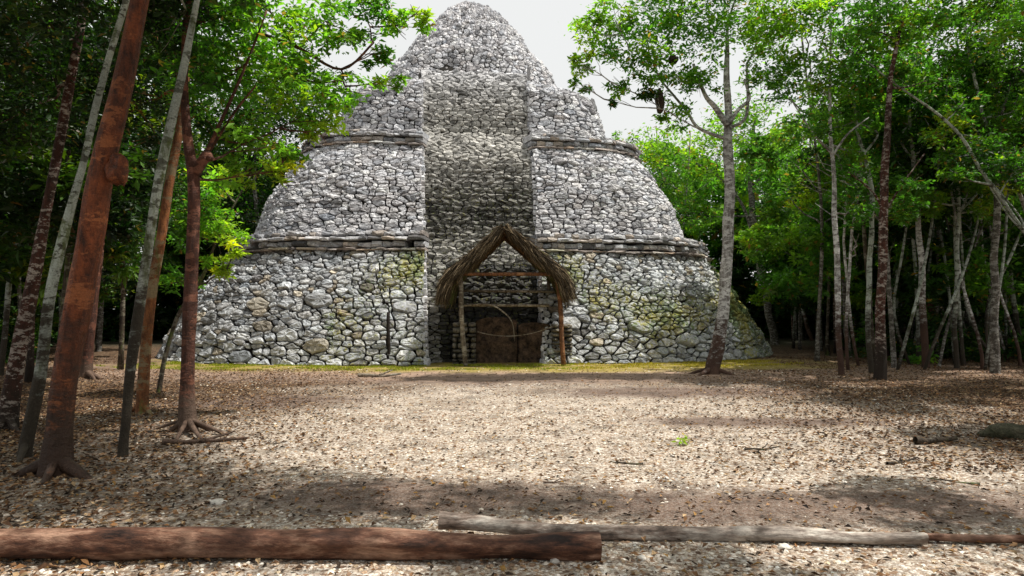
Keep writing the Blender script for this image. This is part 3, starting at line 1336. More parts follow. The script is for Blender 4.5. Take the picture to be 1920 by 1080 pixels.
# ---------------------------------------------------------------- foliage
def leaves(centres, radii, counts, size, flat=.75, tints=None, hang=0.0):
    """clumps of folded leaves; returns mesh arrays"""
    C, S_, T = [], [], []
    for c, r, n, tn in zip(centres, radii, counts, tints):
        c = np.asarray(c)
        nsub = max(4, int(n / 42))
        sub = rng.normal(0, 1, (nsub, 3))
        sub /= np.linalg.norm(sub, axis=1)[:, None]
        sub *= (rng.random(nsub) ** .45)[:, None] * r
        sub[:, 2] *= flat
        which = rng.integers(0, nsub, n)
        sr = r * .17
        p = c + sub[which] + rng.normal(0, 1, (n, 3)) * np.array([sr, sr, sr * .55])
        if hang:
            p[:, 2] -= rng.random(n) ** 2 * hang
        C.append(p)
        st_ = rng.normal(1, .18, nsub)[which]
        col = np.asarray(tn)[None] * st_[:, None] * rng.normal(1, .22, (n, 1))
        yel = (rng.random(nsub) < .22)[which] & (rng.random(n) < .8)
        col[yel] *= np.array([1.9, 1.35, .75])
        old = rng.random(n) < .03
        col[old] = np.array([.22, .13, .04]) * rng.uniform(.5, 1.2, (int(old.sum()), 1))
        T.append(np.clip(col, .004, .5))
    C = np.concatenate(C)
    T = np.concatenate(T)
    n = len(C)
    # leaf axes: length direction mostly outward/down, normal mostly up
    up = rng.normal(0, .55, (n, 3)) + np.array([0, 0, 1])
    up /= np.linalg.norm(up, axis=1)[:, None]
    d = rng.normal(0, 1, (n, 3)) + np.array([0, 0, -.35])
    d -= (d * up).sum(1)[:, None] * up
    d /= np.linalg.norm(d, axis=1)[:, None]
    sd = np.cross(up, d)
    L = size * rng.uniform(.5, 1.6, n)[:, None]
    Wd = L * rng.uniform(.38, .52, n)[:, None]
    V = np.empty((n, 4, 3))
    V[:, 0] = C
    V[:, 1] = C + d * L * .45 + sd * Wd * .5 + up * L * .10
    V[:, 2] = C + d * L
    V[:, 3] = C + d * L * .45 - sd * Wd * .5 + up * L * .10
    i = np.arange(n)[:, None] * 4
    F = np.concatenate([i + np.array([[0, 1, 2]]), i + np.array([[0, 2, 3]])])
    TT = np.repeat(T, 4, 0)
    return V.reshape(-1, 3), F, TT


DG = (.018, .050, .010)
MG = (.050, .130, .018)
BG = (.100, .195, .022)
YG = (.19, .25, .025)
DD = (.012, .030, .008)


def leaf_mesh(name, *a, **k):
    V, F, T = leaves(*a, **k)
    return mesh_np(name, V, F, False, {"tint": T})


def limb(mb, a, b, r0, r1, seg=6, wig=.12):
    a, b = Vector(a), Vector(b)
    L = (b - a).length
    pts_ = []
    n = max(4, int(L / .35))
    ph = random.random() * 50
    for i in range(n + 1):
        t = i / n
        p = a.lerp(b, t)
        k = math.sin(math.pi * t) * wig * L
        p += Vector((mnoise.noise(Vector((t * 2.5, ph, 0))), mnoise.noise(Vector((t * 2.5, ph, 9))), .5 * mnoise.noise(Vector((t * 2.5, ph, 17))) - .25)) * k
        pts_.append(p)
    mb.tube(pts_, [r0 + (r1 - r0) * (i / n) ** .8 for i in range(n + 1)], seg, 0, cap=False)
    return pts_


def tree(px_path, depth, m, label, puffs=(), roots=(), group=None, lean=0, knob=None, cat="tree", size=.10, tint=MG, lm=None,
         forks=(), flare=1.5, density=1.6, wpuffs=()):
    """px_path: (px, py, width_px) from the foot up; puffs: (px, py, depth, radius, tint)"""
    b0 = P(px_path[0][0], px_path[0][1], depth)
    base = Vector((b0.x, depth, 0))
    e = empty("tree", base, label, cat, group)
    off = -base
    q_ = ray(px_path[0][0], px_path[0][1])
    wk = q_[1] / math.sqrt(q_[0] ** 2 + q_[1] ** 2) * .92       # cylinders off axis show wider
    px_path = [(a_, b_, c_ * wk) for a_, b_, c_ in px_path]
    forks = [(f_[0], [(a_, b_, c_ * wk) for a_, b_, c_ in f_[1]]) for f_ in forks]
    ctrl = [(base + Vector((0, 0, -.15)), px_path[0][2] * depth / 2560 * flare)]
    for i, (px, py, w) in enumerate(px_path):
        p = P(px, py, depth + lean * i / max(len(px_path) - 1, 1))
        if i == 0:
            p = base + Vector((0, 0, .12))
            ctrl.append((p, w * depth / 2560 * 1.1))
        else:
            ctrl.append((p, w * depth / 2560))
    d_ = (ctrl[-1][0] - ctrl[-2][0]).normalized()
    ctrl.append((ctrl[-1][0] + d_ * 1.3 + Vector((.15, .1, 0)), .012))
    sp, rr = spline(ctrl, 6)
    # natural wobble
    sp = [q + Vector((mnoise.noise(q * .9 + Vector((depth, 0, 0))), mnoise.noise(q * .9 + Vector((0, depth, 3))), 0)) * .035 * min(1, q.z) * (depth / 12) for q in sp]
    mb = MB()
    mb.tube(sp, rr, 12 if depth < 14 else 8, .14)
    if knob:
        kp = P(knob[0], knob[1], depth - .05)
        me = rock_mesh("burl", knob[2], (1.05, 1.0, 1.6), 4, 3, .42)
        me.polygons.foreach_set("use_smooth", [True] * len(me.polygons))
        for v_ in me.vertices:                         # modelled from the foot of the tree like the trunk
            v_.co = v_.co + kp + off
        link("burl", me, m, e)
    for f in forks:                                    # extra px paths
        c2 = [(P(x, y, f[0]), w * f[0] / 2560) for (x, y, w) in f[1]]
        s2, r2 = spline(c2, 5)
        mb.tube(s2, r2, 7, .1)
    cs, rs, ns, ts = [], [], [], []
    nodes = [q for q in sp if q.z > 2.2] or [sp[-1]]
    for f in forks:
        nodes += [P(x, y, f[0]) for (x, y, w) in f[1][1:]]
    allp = [(P(px, py, Y), r, tn) for (px, py, Y, r, tn) in puffs] + [(Vector(w[:3]), w[3], w[4]) for w in wpuffs]
    high = [q for q in nodes if q.z > .45 * sp[-1].z] or nodes
    allp.sort(key=lambda q: min((n_ - q[0]).length for n_ in high))
    grown = [(q, .032) for q in high]
    for (c, r, tn) in allp:
        a, ra = min(grown, key=lambda g: (g[0] - c).length + (1.2 if g[0].z > c.z else 0) + random.random() * .3)
        path = limb(mb, a, c, min(ra, .012 + .012 * (c - a).length) * depth ** .5 / 3, .007)
        grown += [(q, .016) for q in path[len(path) // 2:]]
        for _ in range(5):                             # twigs into the puff
            q = path[random.randrange(len(path) // 2, len(path))]
            dd = Vector((random.gauss(0, 1), random.gauss(0, 1), random.gauss(.1, .7))).normalized() * r * .8
            limb(mb, q, c + dd, .009, .004, 4)
        cs.append(tuple(c))
        rs.append(r)
        ns.append(int(900 * density * r ** 2 / (size / .10) ** 2) + 60)
        ts.append(tn)
    for (ax, ay, w) in roots:                          # px of root tips on the ground
        tip = G(ax, ay)
        a = base + Vector((0, 0, .16))
        mid = a.lerp(tip, .4)
        mid.z = .05
        s2, r2 = spline([(a, w * 1.6), (mid, w), (a.lerp(tip, .75) + Vector((random.uniform(-.05, .05), random.uniform(-.05, .05), -.10)), w * .6), (tip + Vector((0, 0, -.03)), w * .3)], 5)
        mb.tube(s2, r2, 8, .2)
    mb.v = [Vector(v) + off for v in mb.v]
    link("trunk", mb.mesh("trunk"), m, e)
    if cs:
        me = leaf_mesh("crown", [Vector(c) + off for c in cs], rs, ns, size, tints=ts)
        link("crown", me, lm or M_LEAF, e)
    return e


GL = "trees at the left of the clearing"
GR = "trees at the right of the clearing"

# --- left group
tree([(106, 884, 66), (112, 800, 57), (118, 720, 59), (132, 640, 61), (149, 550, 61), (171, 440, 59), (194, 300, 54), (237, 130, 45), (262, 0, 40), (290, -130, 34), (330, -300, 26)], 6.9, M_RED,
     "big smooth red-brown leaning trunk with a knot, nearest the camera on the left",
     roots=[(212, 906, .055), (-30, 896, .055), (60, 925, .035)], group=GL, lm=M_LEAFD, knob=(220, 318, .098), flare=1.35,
     wpuffs=[(-3.0, 6.4, 7.0, 1.3, DG), (-1.9, 5.8, 7.2, 1.2, MG), (-1.0, 6.6, 7.6, 1.2, MG), (-2.2, 7.4, 7.6, 1.2, DG), (.2, 6.4, 7.4, 1.0, MG), (-3.4, 5.2, 6.6, 1.1, DG), (-.6, 5.2, 6.8, .8, MG), (1.4, 5.6, 6.9, .9, MG), (-2.6, 7.6, 8.6, 1.6, DG), (-1.2, 8.6, 9.0, 1.6, DG), (.2, 7.6, 9.0, 1.5, DG), (1.6, 6.6, 8.2, 1.2, MG), (2.4, 5.9, 8.0, 1.0, MG), (-3.8, 8.8, 9, 1.5, DG)],  # unseen overhead puffs, added to shade the foreground
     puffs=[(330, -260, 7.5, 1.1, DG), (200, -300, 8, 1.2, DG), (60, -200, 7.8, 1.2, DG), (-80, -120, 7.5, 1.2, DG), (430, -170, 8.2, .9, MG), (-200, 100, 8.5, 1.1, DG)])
tree([(48, 868, 28), (75, 700, 27), (92, 570, 26), (122, 430, 24), (156, 310, 17), (182, 195, 17), (235, 10, 15), (262, -100, 12)], 7.7, M_PALEGREEN,
     "slim pale trunk with greenish lichen just behind the big red leaning trunk", group=GL, lm=M_LEAFD,
     puffs=[(120, 40, 9.5, .8, DG), (30, 90, 9.5, .8, DG), (280, -60, 9, .9, DG), (180, -40, 9, .8, DG)], roots=[(20, 885, .03)])
tree([(231, 858, 20), (238, 780, 20), (252, 640, 24), (281, 440, 21), (306, 300, 21), (340, 140, 18), (371, 0, 13), (392, -120, 10)], 7.75, M_PALEGREEN,
     "slim white mottled trunk in front of the orange-brown one", group=GL, lm=M_LEAFD,
     puffs=[(400, -90, 8.5, .8, MG), (330, 30, 9.5, .7, DG), (300, -80, 8.6, .8, DG), (480, -120, 9, .8, BG)])
tree([(267, 772, 27), (272, 690, 25), (285, 560, 23), (303, 430, 21), (325, 310, 19), (345, 180, 15), (360, 60, 12)], 11.1, M_ORANGE,
     "slender orange-brown trunk between the white mottled trunk and the forked one", group=GL, lm=M_LEAFD, roots=[(300, 782, .03), (225, 772, .035)],
     puffs=[(320, 120, 12, 1.0, DG), (250, 190, 12.5, .9, DG), (400, 40, 12, .9, MG), (280, 20, 12, 1.0, DG), (300, 270, 13, .6, DG)])
tree([(352, 802, 36), (350, 720, 30), (354, 580, 31), (361, 430, 26), (362, 335, 26), (350, 250, 20), (348, 120, 16), (354, 0, 14)], 9.5, M_DARKRED,
     "dark red-brown trunk that forks at half height and stands on spreading roots", group=GL,
     roots=[(485, 822, .026), (432, 808, .034), (285, 812, .03), (312, 838, .024), (402, 846, .028), (250, 800, .02)], size=.105, lm=M_LEAFB, tint=BG, density=2.1,
     forks=[(9.5, [(366, 325, 24), (386, 292, 24), (396, 300, 14)]), (9.7, [(380, 300, 10), (420, 215, 8), (462, 120, 6), (500, 20, 4)]),
            (9.9, [(385, 295, 8), (440, 210, 6), (480, 160, 4)]), (11, [(480, 60, 9), (560, 90, 8), (640, 130, 6), (700, 80, 5)])],
     puffs=[(430, 140, 10.2, .85, MG), (520, 120, 10.6, .85, BG), (570, 215, 10.8, .6, BG), (480, 260, 10.2, .55, BG), (610, 40, 11, .7, BG), (690, 40, 11.4, .55, MG),
            (755, 45, 11.4, .36, BG), (785, 20, 11.4, .25, YG), (725, 150, 11.4, .27, BG), (650, 170, 11, .42, BG), (700, 100, 11.2, .35, MG), (410, 30, 10, .9, MG), (500, 10, 10.5, .7, BG),
            (600, 250, 11, .28, YG), (520, 320, 10.6, .30, YG), (450, 330, 10.5, .4, BG), (395, 250, 10.5, .5, DG), (560, 150, 11.2, .6, MG), (540, 290, 11, .3, BG)])
tree([(14, 800, 44), (30, 700, 38), (48, 600, 35), (70, 480, 29), (93, 360, 22), (125, 200, 24), (148, 60, 20), (160, -60, 14)], 9.7, M_MOTTLE,
     "dark mottled trunk at the left edge left of the pale one", group=GL, lm=M_LEAFD, roots=[(45, 812, .04), (-30, 815, .04)],
     puffs=[(60, 200, 11, .9, DG), (-20, 80, 11, 1.0, DG), (170, 130, 11.5, .8, DG), (90, 60, 11, .9, DG), (-60, 260, 11, .7, DG)])
tree([(2, 705, 12), (14, 560, 13), (28, 440, 12), (50, 330, 10), (85, 250, 9), (100, 120, 8)], 18, M_PALEGREEN,
     "thin pale trunk at the very left edge", group=GL, lm=M_LEAFD, size=.14,
     puffs=[(60, 260, 18.5, 1.3, DG), (-40, 300, 18, 1.3, MG), (120, 190, 18.5, 1.2, DG), (20, 160, 18, 1.4, DG), (20, 400, 19, 1.0, DG)])
tree([(162, 706, 24), (172, 600, 22), (184, 480, 18), (205, 330, 15), (225, 200, 12)], 17.5, M_DARKRED,
     "dark trunk standing behind and right of the big red one", group=GL, lm=M_LEAFD, size=.14, roots=[(210, 712, .05), (195, 716, .04)],
     puffs=[(200, 260, 18, 1.2, DG), (150, 330, 18.5, 1.1, MG), (250, 200, 18, 1.3, DG), (240, 330, 18.5, 1.1, MG), (240, 100, 18, 1.4, DG)])
tree([(185, 655, 13), (190, 560, 12), (200, 430, 10), (215, 300, 8)], 30, M_GREYBARK, "thin grey trunk further back behind the big red one", group=GL, lm=M_LEAFD, size=.2,
     puffs=[(200, 380, 30, 2.0, MG), (260, 300, 30, 2.2, DG), (300, 420, 31, 1.8, MG)])
tree([(228, 652, 11), (232, 560, 10), (246, 470, 9), (262, 380, 7)], 31, M_GREYBARK, "slim pale grey trunk far back left of the orange-brown one", group=GL, lm=M_LEAFD, size=.2,
     puffs=[(270, 400, 31, 1.7, MG), (320, 330, 31, 2.0, MG), (250, 250, 31, 2.2, DG)])
tree([(505, 640, 12), (500, 520, 11), (480, 400, 9), (478, 300, 7)], 40, M_GREYBARK, "hidden tree behind the left shoulder of the pyramid", group=GL, lm=M_LEAFD, size=.24,
     puffs=[(470, 260, 40, 3.2, DG), (520, 200, 41, 3.0, MG), (420, 330, 40, 3.2, DG), (430, 200, 40, 3, MG), (590, 190, 42, 2.6, MG), (450, 400, 40, 2.4, DG), (380, 260, 39, 3, MG), (540, 140, 42, 2.4, BG)])
# shrubby sprays hanging in front of the wall
tree([(300, 700, 10), (330, 600, 9), (380, 520, 8), (410, 440, 6)], 14, M_BROWNBARK,
     "small bright leafy sapling drooping in front of the left wall", group=GL, size=.10, lm=M_LEAFB, cat="sapling", density=2.4,
     puffs=[(410, 440, 13.6, .55, BG), (425, 505, 13.4, .28, YG), (385, 390, 13.8, .6, MG), (440, 470, 13.4, .25, YG), (350, 430, 14, .55, MG), (400, 340, 14, .5, BG), (330, 520, 14.4, .45, MG), (400, 500, 13.6, .28, BG)])

# --- right group
tree([(1336, 700, 30), (1348, 640, 27), (1357, 570, 25), (1364, 480, 24), (1367, 380, 23), (1366, 290, 21), (1364, 220, 16), (1362, 120, 12)], 18.6, M_WHITE,
     "white barked tree with a dark leaning foot beside the right side of the pyramid", group=GR, roots=[(1290, 706, .05), (1262, 700, .04), (1400, 704, .05)], size=.125, density=2.3, lm=M_LEAFB,
     forks=[(18.5, [(1364, 235, 15), (1340, 200, 12), (1322, 178, 9), (1300, 120, 6)]), (18.5, [(1368, 230, 10), (1385, 205, 8), (1405, 185, 7), (1395, 150, 4)]),
            (18.6, [(1362, 260, 9), (1310, 240, 7), (1285, 205, 6), (1230, 140, 4)]), (18.7, [(1368, 240, 8), (1400, 215, 7), (1400, 120, 5)])],
     puffs=[(1110, 60, 17.5, .75, BG), (1095, 120, 17.5, .45, BG), (1180, 95, 17.5, .85, MG), (1150, 30, 17.5, .6, BG), (1250, 40, 17.8, 1.1, MG), (1235, 140, 18, .8, MG), (1330, 50, 18, 1.1, MG),
            (1310, 150, 18.3, .7, MG), (1430, 60, 18.5, 1.1, BG), (1440, 150, 18.6, .8, MG), (1090, 160, 17.5, .25, MG), (1160, 160, 17.6, .35, MG), (1270, 220, 18.2, .5, MG), (1480, 20, 18, 1, BG),
            (1150, 190, 17.6, .15, DG), (1400, -60, 18, 1.4, MG), (1260, -60, 18, 1.2, MG), (1210, 180, 18, .4, DG)])
tree([(1452, 641, 17), (1440, 580, 16), (1425, 500, 17), (1413, 420, 15), (1409, 330, 12), (1412, 250, 8)], 36, M_GREYBARK,
     "grey tree with a slightly leaning trunk farther back right of the white barked tree", group=GR, size=.2, forks=[(36, [(1424, 500, 8), (1395, 390, 7), (1345, 330, 6), (1290, 300, 4)]), (36, [(1412, 350, 7), (1435, 320, 5), (1440, 300, 4)])],
     puffs=[(1400, 240, 36, 2.4, MG), (1340, 290, 35, 2.2, BG), (1260, 330, 35, 2.0, MG), (1450, 300, 36, 2.2, MG), (1220, 270, 35, 1.6, BG), (1300, 400, 36, 1.8, MG), (1480, 400, 37, 2.0, MG)])
RT = [
    # path, depth, material, label, puffs, size
    ([(1578, 704, 13), (1572, 600, 13), (1570, 500, 13), (1566, 400, 12), (1562, 290, 9), (1556, 180, 7)], 17.9, M_WHITE, "slender pale trunk, leftmost of the near trunks on the right", [(1540, 170, 18, 1.0, BG), (1600, 120, 18, .9, MG), (1500, 110, 18.4, .9, BG), (1560, 40, 18, 1.1, MG)]),
    ([(1592, 668, 11), (1585, 590, 10), (1578, 500, 9), (1572, 420, 7)], 26, M_GREYBARK, "thin grey brown trunk leaning behind the leftmost near trunk", [(1570, 360, 26, 1.4, BG), (1530, 300, 26, 1.4, MG), (1620, 300, 26, 1.4, MG)]),
    ([(1634, 698, 12), (1628, 600, 12), (1630, 500, 12), (1633, 420, 11), (1636, 360, 10), (1618, 290, 8), (1604, 220, 6)], 18.8, M_PALEGREEN, "crooked greenish trunk just left of the mottled red and white one", [(1600, 200, 19, 1.0, MG), (1640, 130, 19, .9, MG), (1560, 240, 19.5, .9, BG)]),
    ([(1650, 712, 27), (1652, 620, 23), (1653, 520, 21), (1657, 400, 20), (1660, 290, 18), (1668, 180, 13), (1680, 90, 10)], 16.8, M_MOTTLE, "mottled red and white trunk with dark foot, thickest among the right trunks", [(1690, 60, 17, 1.0, BG), (1620, 50, 17, .9, MG), (1750, 40, 17, 1.0, MG), (1700, -60, 17, 1.2, DG), (1740, 150, 17.5, .55, MG)]),
    ([(1676, 690, 12), (1671, 600, 11), (1666, 520, 10), (1655, 420, 8)], 20.5, M_GREYBARK, "thin grey trunk just right of the mottled red and white one", [(1650, 330, 21, 1.1, MG), (1690, 260, 21, 1.1, DG)]),
    ([(1702, 652, 15), (1690, 600, 13), (1672, 530, 12), (1655, 440, 9)], 31, M_BROWNBARK, "dark leaning trunk deep in shade behind the thin grey one", [(1650, 380, 31, 1.6, MG), (1700, 330, 31, 1.8, MG)]),
    ([(1736, 688, 17), (1732, 600, 16), (1727, 500, 15), (1720, 400, 12), (1712, 300, 10), (1706, 220, 8)], 20.8, M_WHITE, "straight white spotted trunk in the middle of the right group", [(1710, 190, 21, 1.1, MG), (1770, 170, 21, 1.1, MG), (1680, 250, 21.5, .9, BG), (1740, 300, 21.5, .8, DG)]),
    ([(1762, 668, 20), (1752, 610, 17), (1742, 540, 14), (1735, 450, 11)], 27, M_DARKRED, "dark reddish trunk in shade right of the straight white spotted one", [(1740, 380, 27, 1.5, DG), (1790, 340, 27, 1.5, DG)]),
    ([(1794, 690, 11), (1792, 600, 11), (1794, 500, 10), (1797, 400, 9), (1796, 300, 7)], 20.5, M_PALEGREEN, "thin upright greenish trunk crossing a leaning one", [(1800, 280, 21, 1.0, MG), (1840, 220, 21, 1.1, MG), (1790, 210, 21, .9, BG)]),
    ([(1830, 662, 11), (1806, 580, 11), (1780, 500, 10), (1755, 420, 9), (1735, 340, 8)], 27.5, M_GREYBARK, "pale trunk leaning strongly to the left across its neighbours", [(1720, 310, 27.5, 1.3, MG), (1760, 260, 28, 1.4, DG)]),
    ([(1866, 700, 22), (1865, 610, 20), (1866, 500, 18), (1870, 400, 16), (1872, 300, 12)], 18.6, M_GREYBARK, "thick grey ringed trunk near the right edge", [(1870, 240, 19, 1.1, MG), (1820, 120, 19, 1.2, MG), (1900, 130, 19, 1.2, DG), (1900, 30, 19, 1.2, MG), (1890, 330, 19, .8, DG)]),
    ([(1918, 672, 14), (1906, 600, 13), (1895, 510, 12), (1885, 430, 10), (1880, 330, 8)], 25, M_PALEGREEN, "mossy trunk at the right edge leaning left", [(1880, 330, 25, 1.4, MG), (1930, 260, 25, 1.5, DG), (1840, 390, 25, .9, MG)]),
    ([(1896, 648, 8), (1888, 590, 8), (1876, 520, 7), (1870, 430, 5)], 33, M_GREYBARK, "very thin leaning trunk between the ringed trunk and the right edge", [(1860, 380, 33, 1.6, MG)]),
    ([(1522, 633, 8), (1508, 590, 8), (1478, 520, 6), (1440, 470, 4)], 42, M_WHITE, "thin white stem leaning left at the back of the clearing", [(1460, 430, 42, 2.0, MG), (1520, 380, 43, 2.4, MG)]),
    ([(1503, 632, 7), (1500, 560, 6), (1496, 480, 5)], 43, M_GREYBARK, "thin upright stem beside the leaning white one at the back", [(1500, 420, 43, 2.2, DG), (1480, 330, 43, 2.4, MG)]),
    ([(2085, 720, 14), (2000, 560, 12), (1925, 440, 11), (1845, 330, 9), (1790, 240, 8), (1690, 165, 5)], 17, M_PALEGREEN, "long pale trunk slanting in from the right edge through the foliage", [(1680, 140, 17, .5, MG), (1800, 200, 17, .5, MG), (1900, 320, 17, .6, MG)]),
    ([(2010, 700, 13), (1960, 500, 12), (1905, 350, 10), (1855, 250, 9), (1830, 160, 8), (1808, 40, 6)], 19, M_WHITE, "curving white stem rising above the slanting trunk at the upper right", [(1810, 30, 19, 1.0, MG), (1860, 60, 19, 1.0, BG), (1790, 100, 19, .5, MG), (1900, 210, 19, .9, MG)]),
]
for path, dep, m, lab, pf in RT:
    ex, fk = [], []
    mid = [p for p in path if 230 < p[1] < 480]
    if mid and dep < 34:
        for _ in range(3):
            q = random.choice(mid)
            ex.append((q[0] + random.choice((-1, 1)) * random.uniform(20, 75), q[1] - random.uniform(0, 60), dep + random.uniform(-.5, .8), random.uniform(.35, .7) * dep / 18, random.choice((BG, MG, YG))))
        for _ in range(2):
            q = random.choice(mid)
            d1, d2 = random.choice((-1, 1)) * random.uniform(15, 40), random.choice((-1, 1)) * random.uniform(20, 60)
            fk.append((dep, [(q[0], q[1], 6), (q[0] + d1, q[1] - 40, 4.5), (q[0] + d1 * 1.2 + d2, q[1] - random.uniform(60, 120), 2.5)]))
    tree(path, dep, m, lab, list(pf) + ex, group=GR, forks=fk, size=.125 if dep < 22 else .17, density=1.8)

# nests hanging in the white barked tree
M_NEST = simple_rock("nest_mud", (.035, .025, .018), (.10, .075, .055), 8)
for (px, py, Y, r, sq, lab) in ((1237, 190, 18.2, .17, (.75, .75, 1.9), "long dark hanging nest below the crown of the white barked tree"),
                                (1262, 112, 18.0, .13, (1.1, 1, .9), "round dark nest lodged among leaves above the long hanging one")):
    o = link("nest", rock_mesh("nest", r, sq, px, 3, .3), M_NEST, None, P(px, py, Y))
    for p in o.data.polygons:
        p.use_smooth = True
    tag(o, lab, "nest")
o = link("stone_stump", rock_mesh("stump", 1, (.22, .22, .55), 8, 3, .3), simple_rock("grey_stump", (.12, .12, .12), (.25, .25, .26), 6), None, P(1109, 208, 30.4))
tag(o, "grey weathered stump on the right shoulder of the pyramid's upper tier", "stump")

# --- background forest: shared meshes
BARKS = [M_GREYBARK, M_BROWNBARK, M_GREYBARK, M_PALEGREEN, M_MOTTLE]
BNAME = {M_PALEGREEN: "pale greenish", M_GREYBARK: "grey", M_BROWNBARK: "mossy brown", M_DARKRED: "dark reddish", M_MOTTLE: "mottled reddish"}


def crown_variant(k, R0, H, n, size, tint):
    cs, rs, ns, ts = [], [], [], []
    for i in range(15):
        an = random.random() * 6.283
        rad = random.random() ** .5 * R0
        z = random.uniform(0, H)
        cs.append((math.cos(an) * rad, math.sin(an) * rad, z))
        r = random.uniform(.45, .85) * R0 * .55
        rs.append(r)
        ns.append(int(n / 15))
        t = random.choice([tint, tint, DG, MG, BG])
        ts.append(t)
    return leaf_mesh("crown", cs, rs, ns, size, tints=ts)


CROWNS = [crown_variant(i, R0, H, n, sz, t) for i, (R0, H, n, sz, t) in enumerate(
    [(2.0, 5.5, 6500, .19, MG), (2.4, 6.5, 8000, .20, DG), (1.8, 4.5, 6000, .18, BG), (2.6, 7.0, 8500, .21, MG), (2.2, 5.0, 7000, .19, DG)])]
NEARCROWNS = [crown_variant(9, 2.3, 5.0, 14000, .11, t) for t in (MG, DG)]
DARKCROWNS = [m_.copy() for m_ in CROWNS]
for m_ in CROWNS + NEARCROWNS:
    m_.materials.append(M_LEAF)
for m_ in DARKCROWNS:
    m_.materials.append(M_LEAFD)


def trunk_variant(k):
    mb = MB()
    h = 11
    ph = k * 7.3
    pts_ = [Vector((.9 * mnoise.noise(Vector((t * 1.6, ph, 0))) * t, .9 * mnoise.noise(Vector((t * 1.6, ph, 5))) * t, -.15 + t * (h + .15))) for t in np.linspace(0, 1, 14)]
    mb.tube(pts_, [.068 * (1 - .55 * t) + (.04 if t < .03 else 0) for t in np.linspace(0, 1, 14)], 7, .2)
    for _ in range(7):
        i = random.randrange(5, 12)
        q = pts_[i]
        an = random.random() * 6.28
        limb(mb, q, q + Vector((math.cos(an) * 1.6, math.sin(an) * 1.6, random.uniform(.6, 1.8))), .035, .012, 5, .2)
    return mb.mesh("trunk")


TRUNKS = [[(lambda me, m: (me.materials.append(m), me)[1])(trunk_variant(k), BARKS[(k + j) % 5]) for j in range(2)] for k in range(4)]
TRUNKS = [t for a in TRUNKS for t in a]


def side_of(x, y):
    return "left" if x < 0 else "right"


GB = "background forest trees"
nbg = 0
placed = []
wp, dp = [], []


def bg_tree(x, y, sc, low, near=False):
    global nbg
    # keep clear of the pyramid
    lx, ly = x - PCX, y - PCY
    if (abs(lx) / 14.6) ** 3 + (abs(ly) / 14.6) ** 3 < 1:
        return
    for (a, b) in placed:
        if (a - x) ** 2 + (b - y) ** 2 < 1.2:
            return
    placed.append((x, y))
    tm = random.choice(TRUNKS)
    where = "left of the pyramid" if x < -8 else "right of the pyramid" if x > 6 else "behind the pyramid"
    row = "beside the clearing" if y < 24 else "midway into the wood" if y < 36 else "deep in shade"
    bn = BNAME[tm.materials[0]]
    desc = "%s %s, %s %s" % (bn, "low leafy forest tree" if low else "bare-stemmed forest tree", row, where)
    e = empty("forest_tree", (x, y, 0), desc, "tree", desc.replace("tree", "trees"), random.random() * 6.28)
    e.scale = (sc, sc, sc * random.uniform(.9, 1.15))
    link("trunk", tm, None, e)
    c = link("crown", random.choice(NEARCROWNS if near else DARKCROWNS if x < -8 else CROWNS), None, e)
    c.location = (0, 0, random.uniform(3.8, 5.5) if not low else random.uniform(1.6, 3.0))
    c.rotation_euler = (0, 0, random.random() * 6.28)
    nbg += 1


for _ in range(165):     # right
    y = random.uniform(21, 48)
    xmin = max(8.2, .40 * y) if y < 24 else .39 * y
    x = random.uniform(xmin + .4, .80 * y + 3)
    if y < 27 and random.random() < .4:
        continue
    bg_tree(x, y, random.uniform(.8, 1.15), random.random() < .55)
for _ in range(95):      # left
    y = random.uniform(13, 48)
    x = -random.uniform((.56 if y > 20 else .66) * y + (2 if y > 22 else 0), .80 * y + 3)
    bg_tree(x, y, random.uniform(.8, 1.15), random.random() < .4)
for _ in range(26):      # behind the pyramid's shoulders
    y = random.uniform(42, 56)
    x = random.choice((random.uniform(8, 22), random.uniform(-26, -13)))
    bg_tree(x, y, random.uniform(.95, 1.2), random.random() < .5)
# thin pale stems, many of them leaning
THIN = []
for k in range(5):
    mb = MB()
    ph = k * 5.1 + 40
    pts_ = [Vector((.8 * mnoise.noise(Vector((t * 2.4, ph, 0))), .8 * mnoise.noise(Vector((t * 2.4, ph, 5))), -.2 + t * 9)) for t in np.linspace(0, 1, 16)]
    mb.tube(pts_, [.052 * (1 - .6 * t) for t in np.linspace(0, 1, 16)], 6, .2)
    for _ in range(5):
        q = pts_[random.randrange(6, 14)]
        an = random.random() * 6.28
        limb(mb, q, q + Vector((math.cos(an) * 1.4, math.sin(an) * 1.4, random.uniform(.3, 1.6))), .022, .008, 5, .25)
    me = mb.mesh("trunk")
    me.materials.append((M_WHITE, M_PALEGREEN, M_GREYBARK)[k % 3])
    THIN.append(me)
TOPS = [crown_variant(20 + k, 1.2, 2.0, 1500, .15, t) for k, t in enumerate((MG, BG, MG))]
for m_ in TOPS:
    m_.materials.append(M_LEAF)
n_thin = 0
while n_thin < 46:
    y = random.uniform(19.5, 36)
    x = random.uniform(.41 * y + .8, .78 * y)
    if any((a - x) ** 2 + (b - y) ** 2 < .35 for a, b in placed):
        continue
    placed.append((x, y))
    n_thin += 1
    lean = random.uniform(-.32, .32) if random.random() < .6 else random.uniform(-.08, .08)
    me = random.choice(THIN)
    desc = "thin %s stem %s, %s right of the pyramid" % (
        {"white_bark": "white", "pale_lichen_bark": "pale greenish", "grey_mottled_bark": "grey"}[me.materials[0].name],
        "leaning left" if lean < -.1 else "leaning right" if lean > .1 else "standing upright", "near the clearing" if y < 26 else "deeper in the wood")
    e = empty("sapling", (x, y, 0), desc, "sapling", desc.replace("stem", "stems"), 0)
    e.rotation_euler = (random.uniform(-.08, .08), lean, random.random() * .5)
    link("trunk", me, None, e)
    c = link("crown", random.choice(TOPS), None, e)
    c.location = (0, 0, random.uniform(6, 7.5))

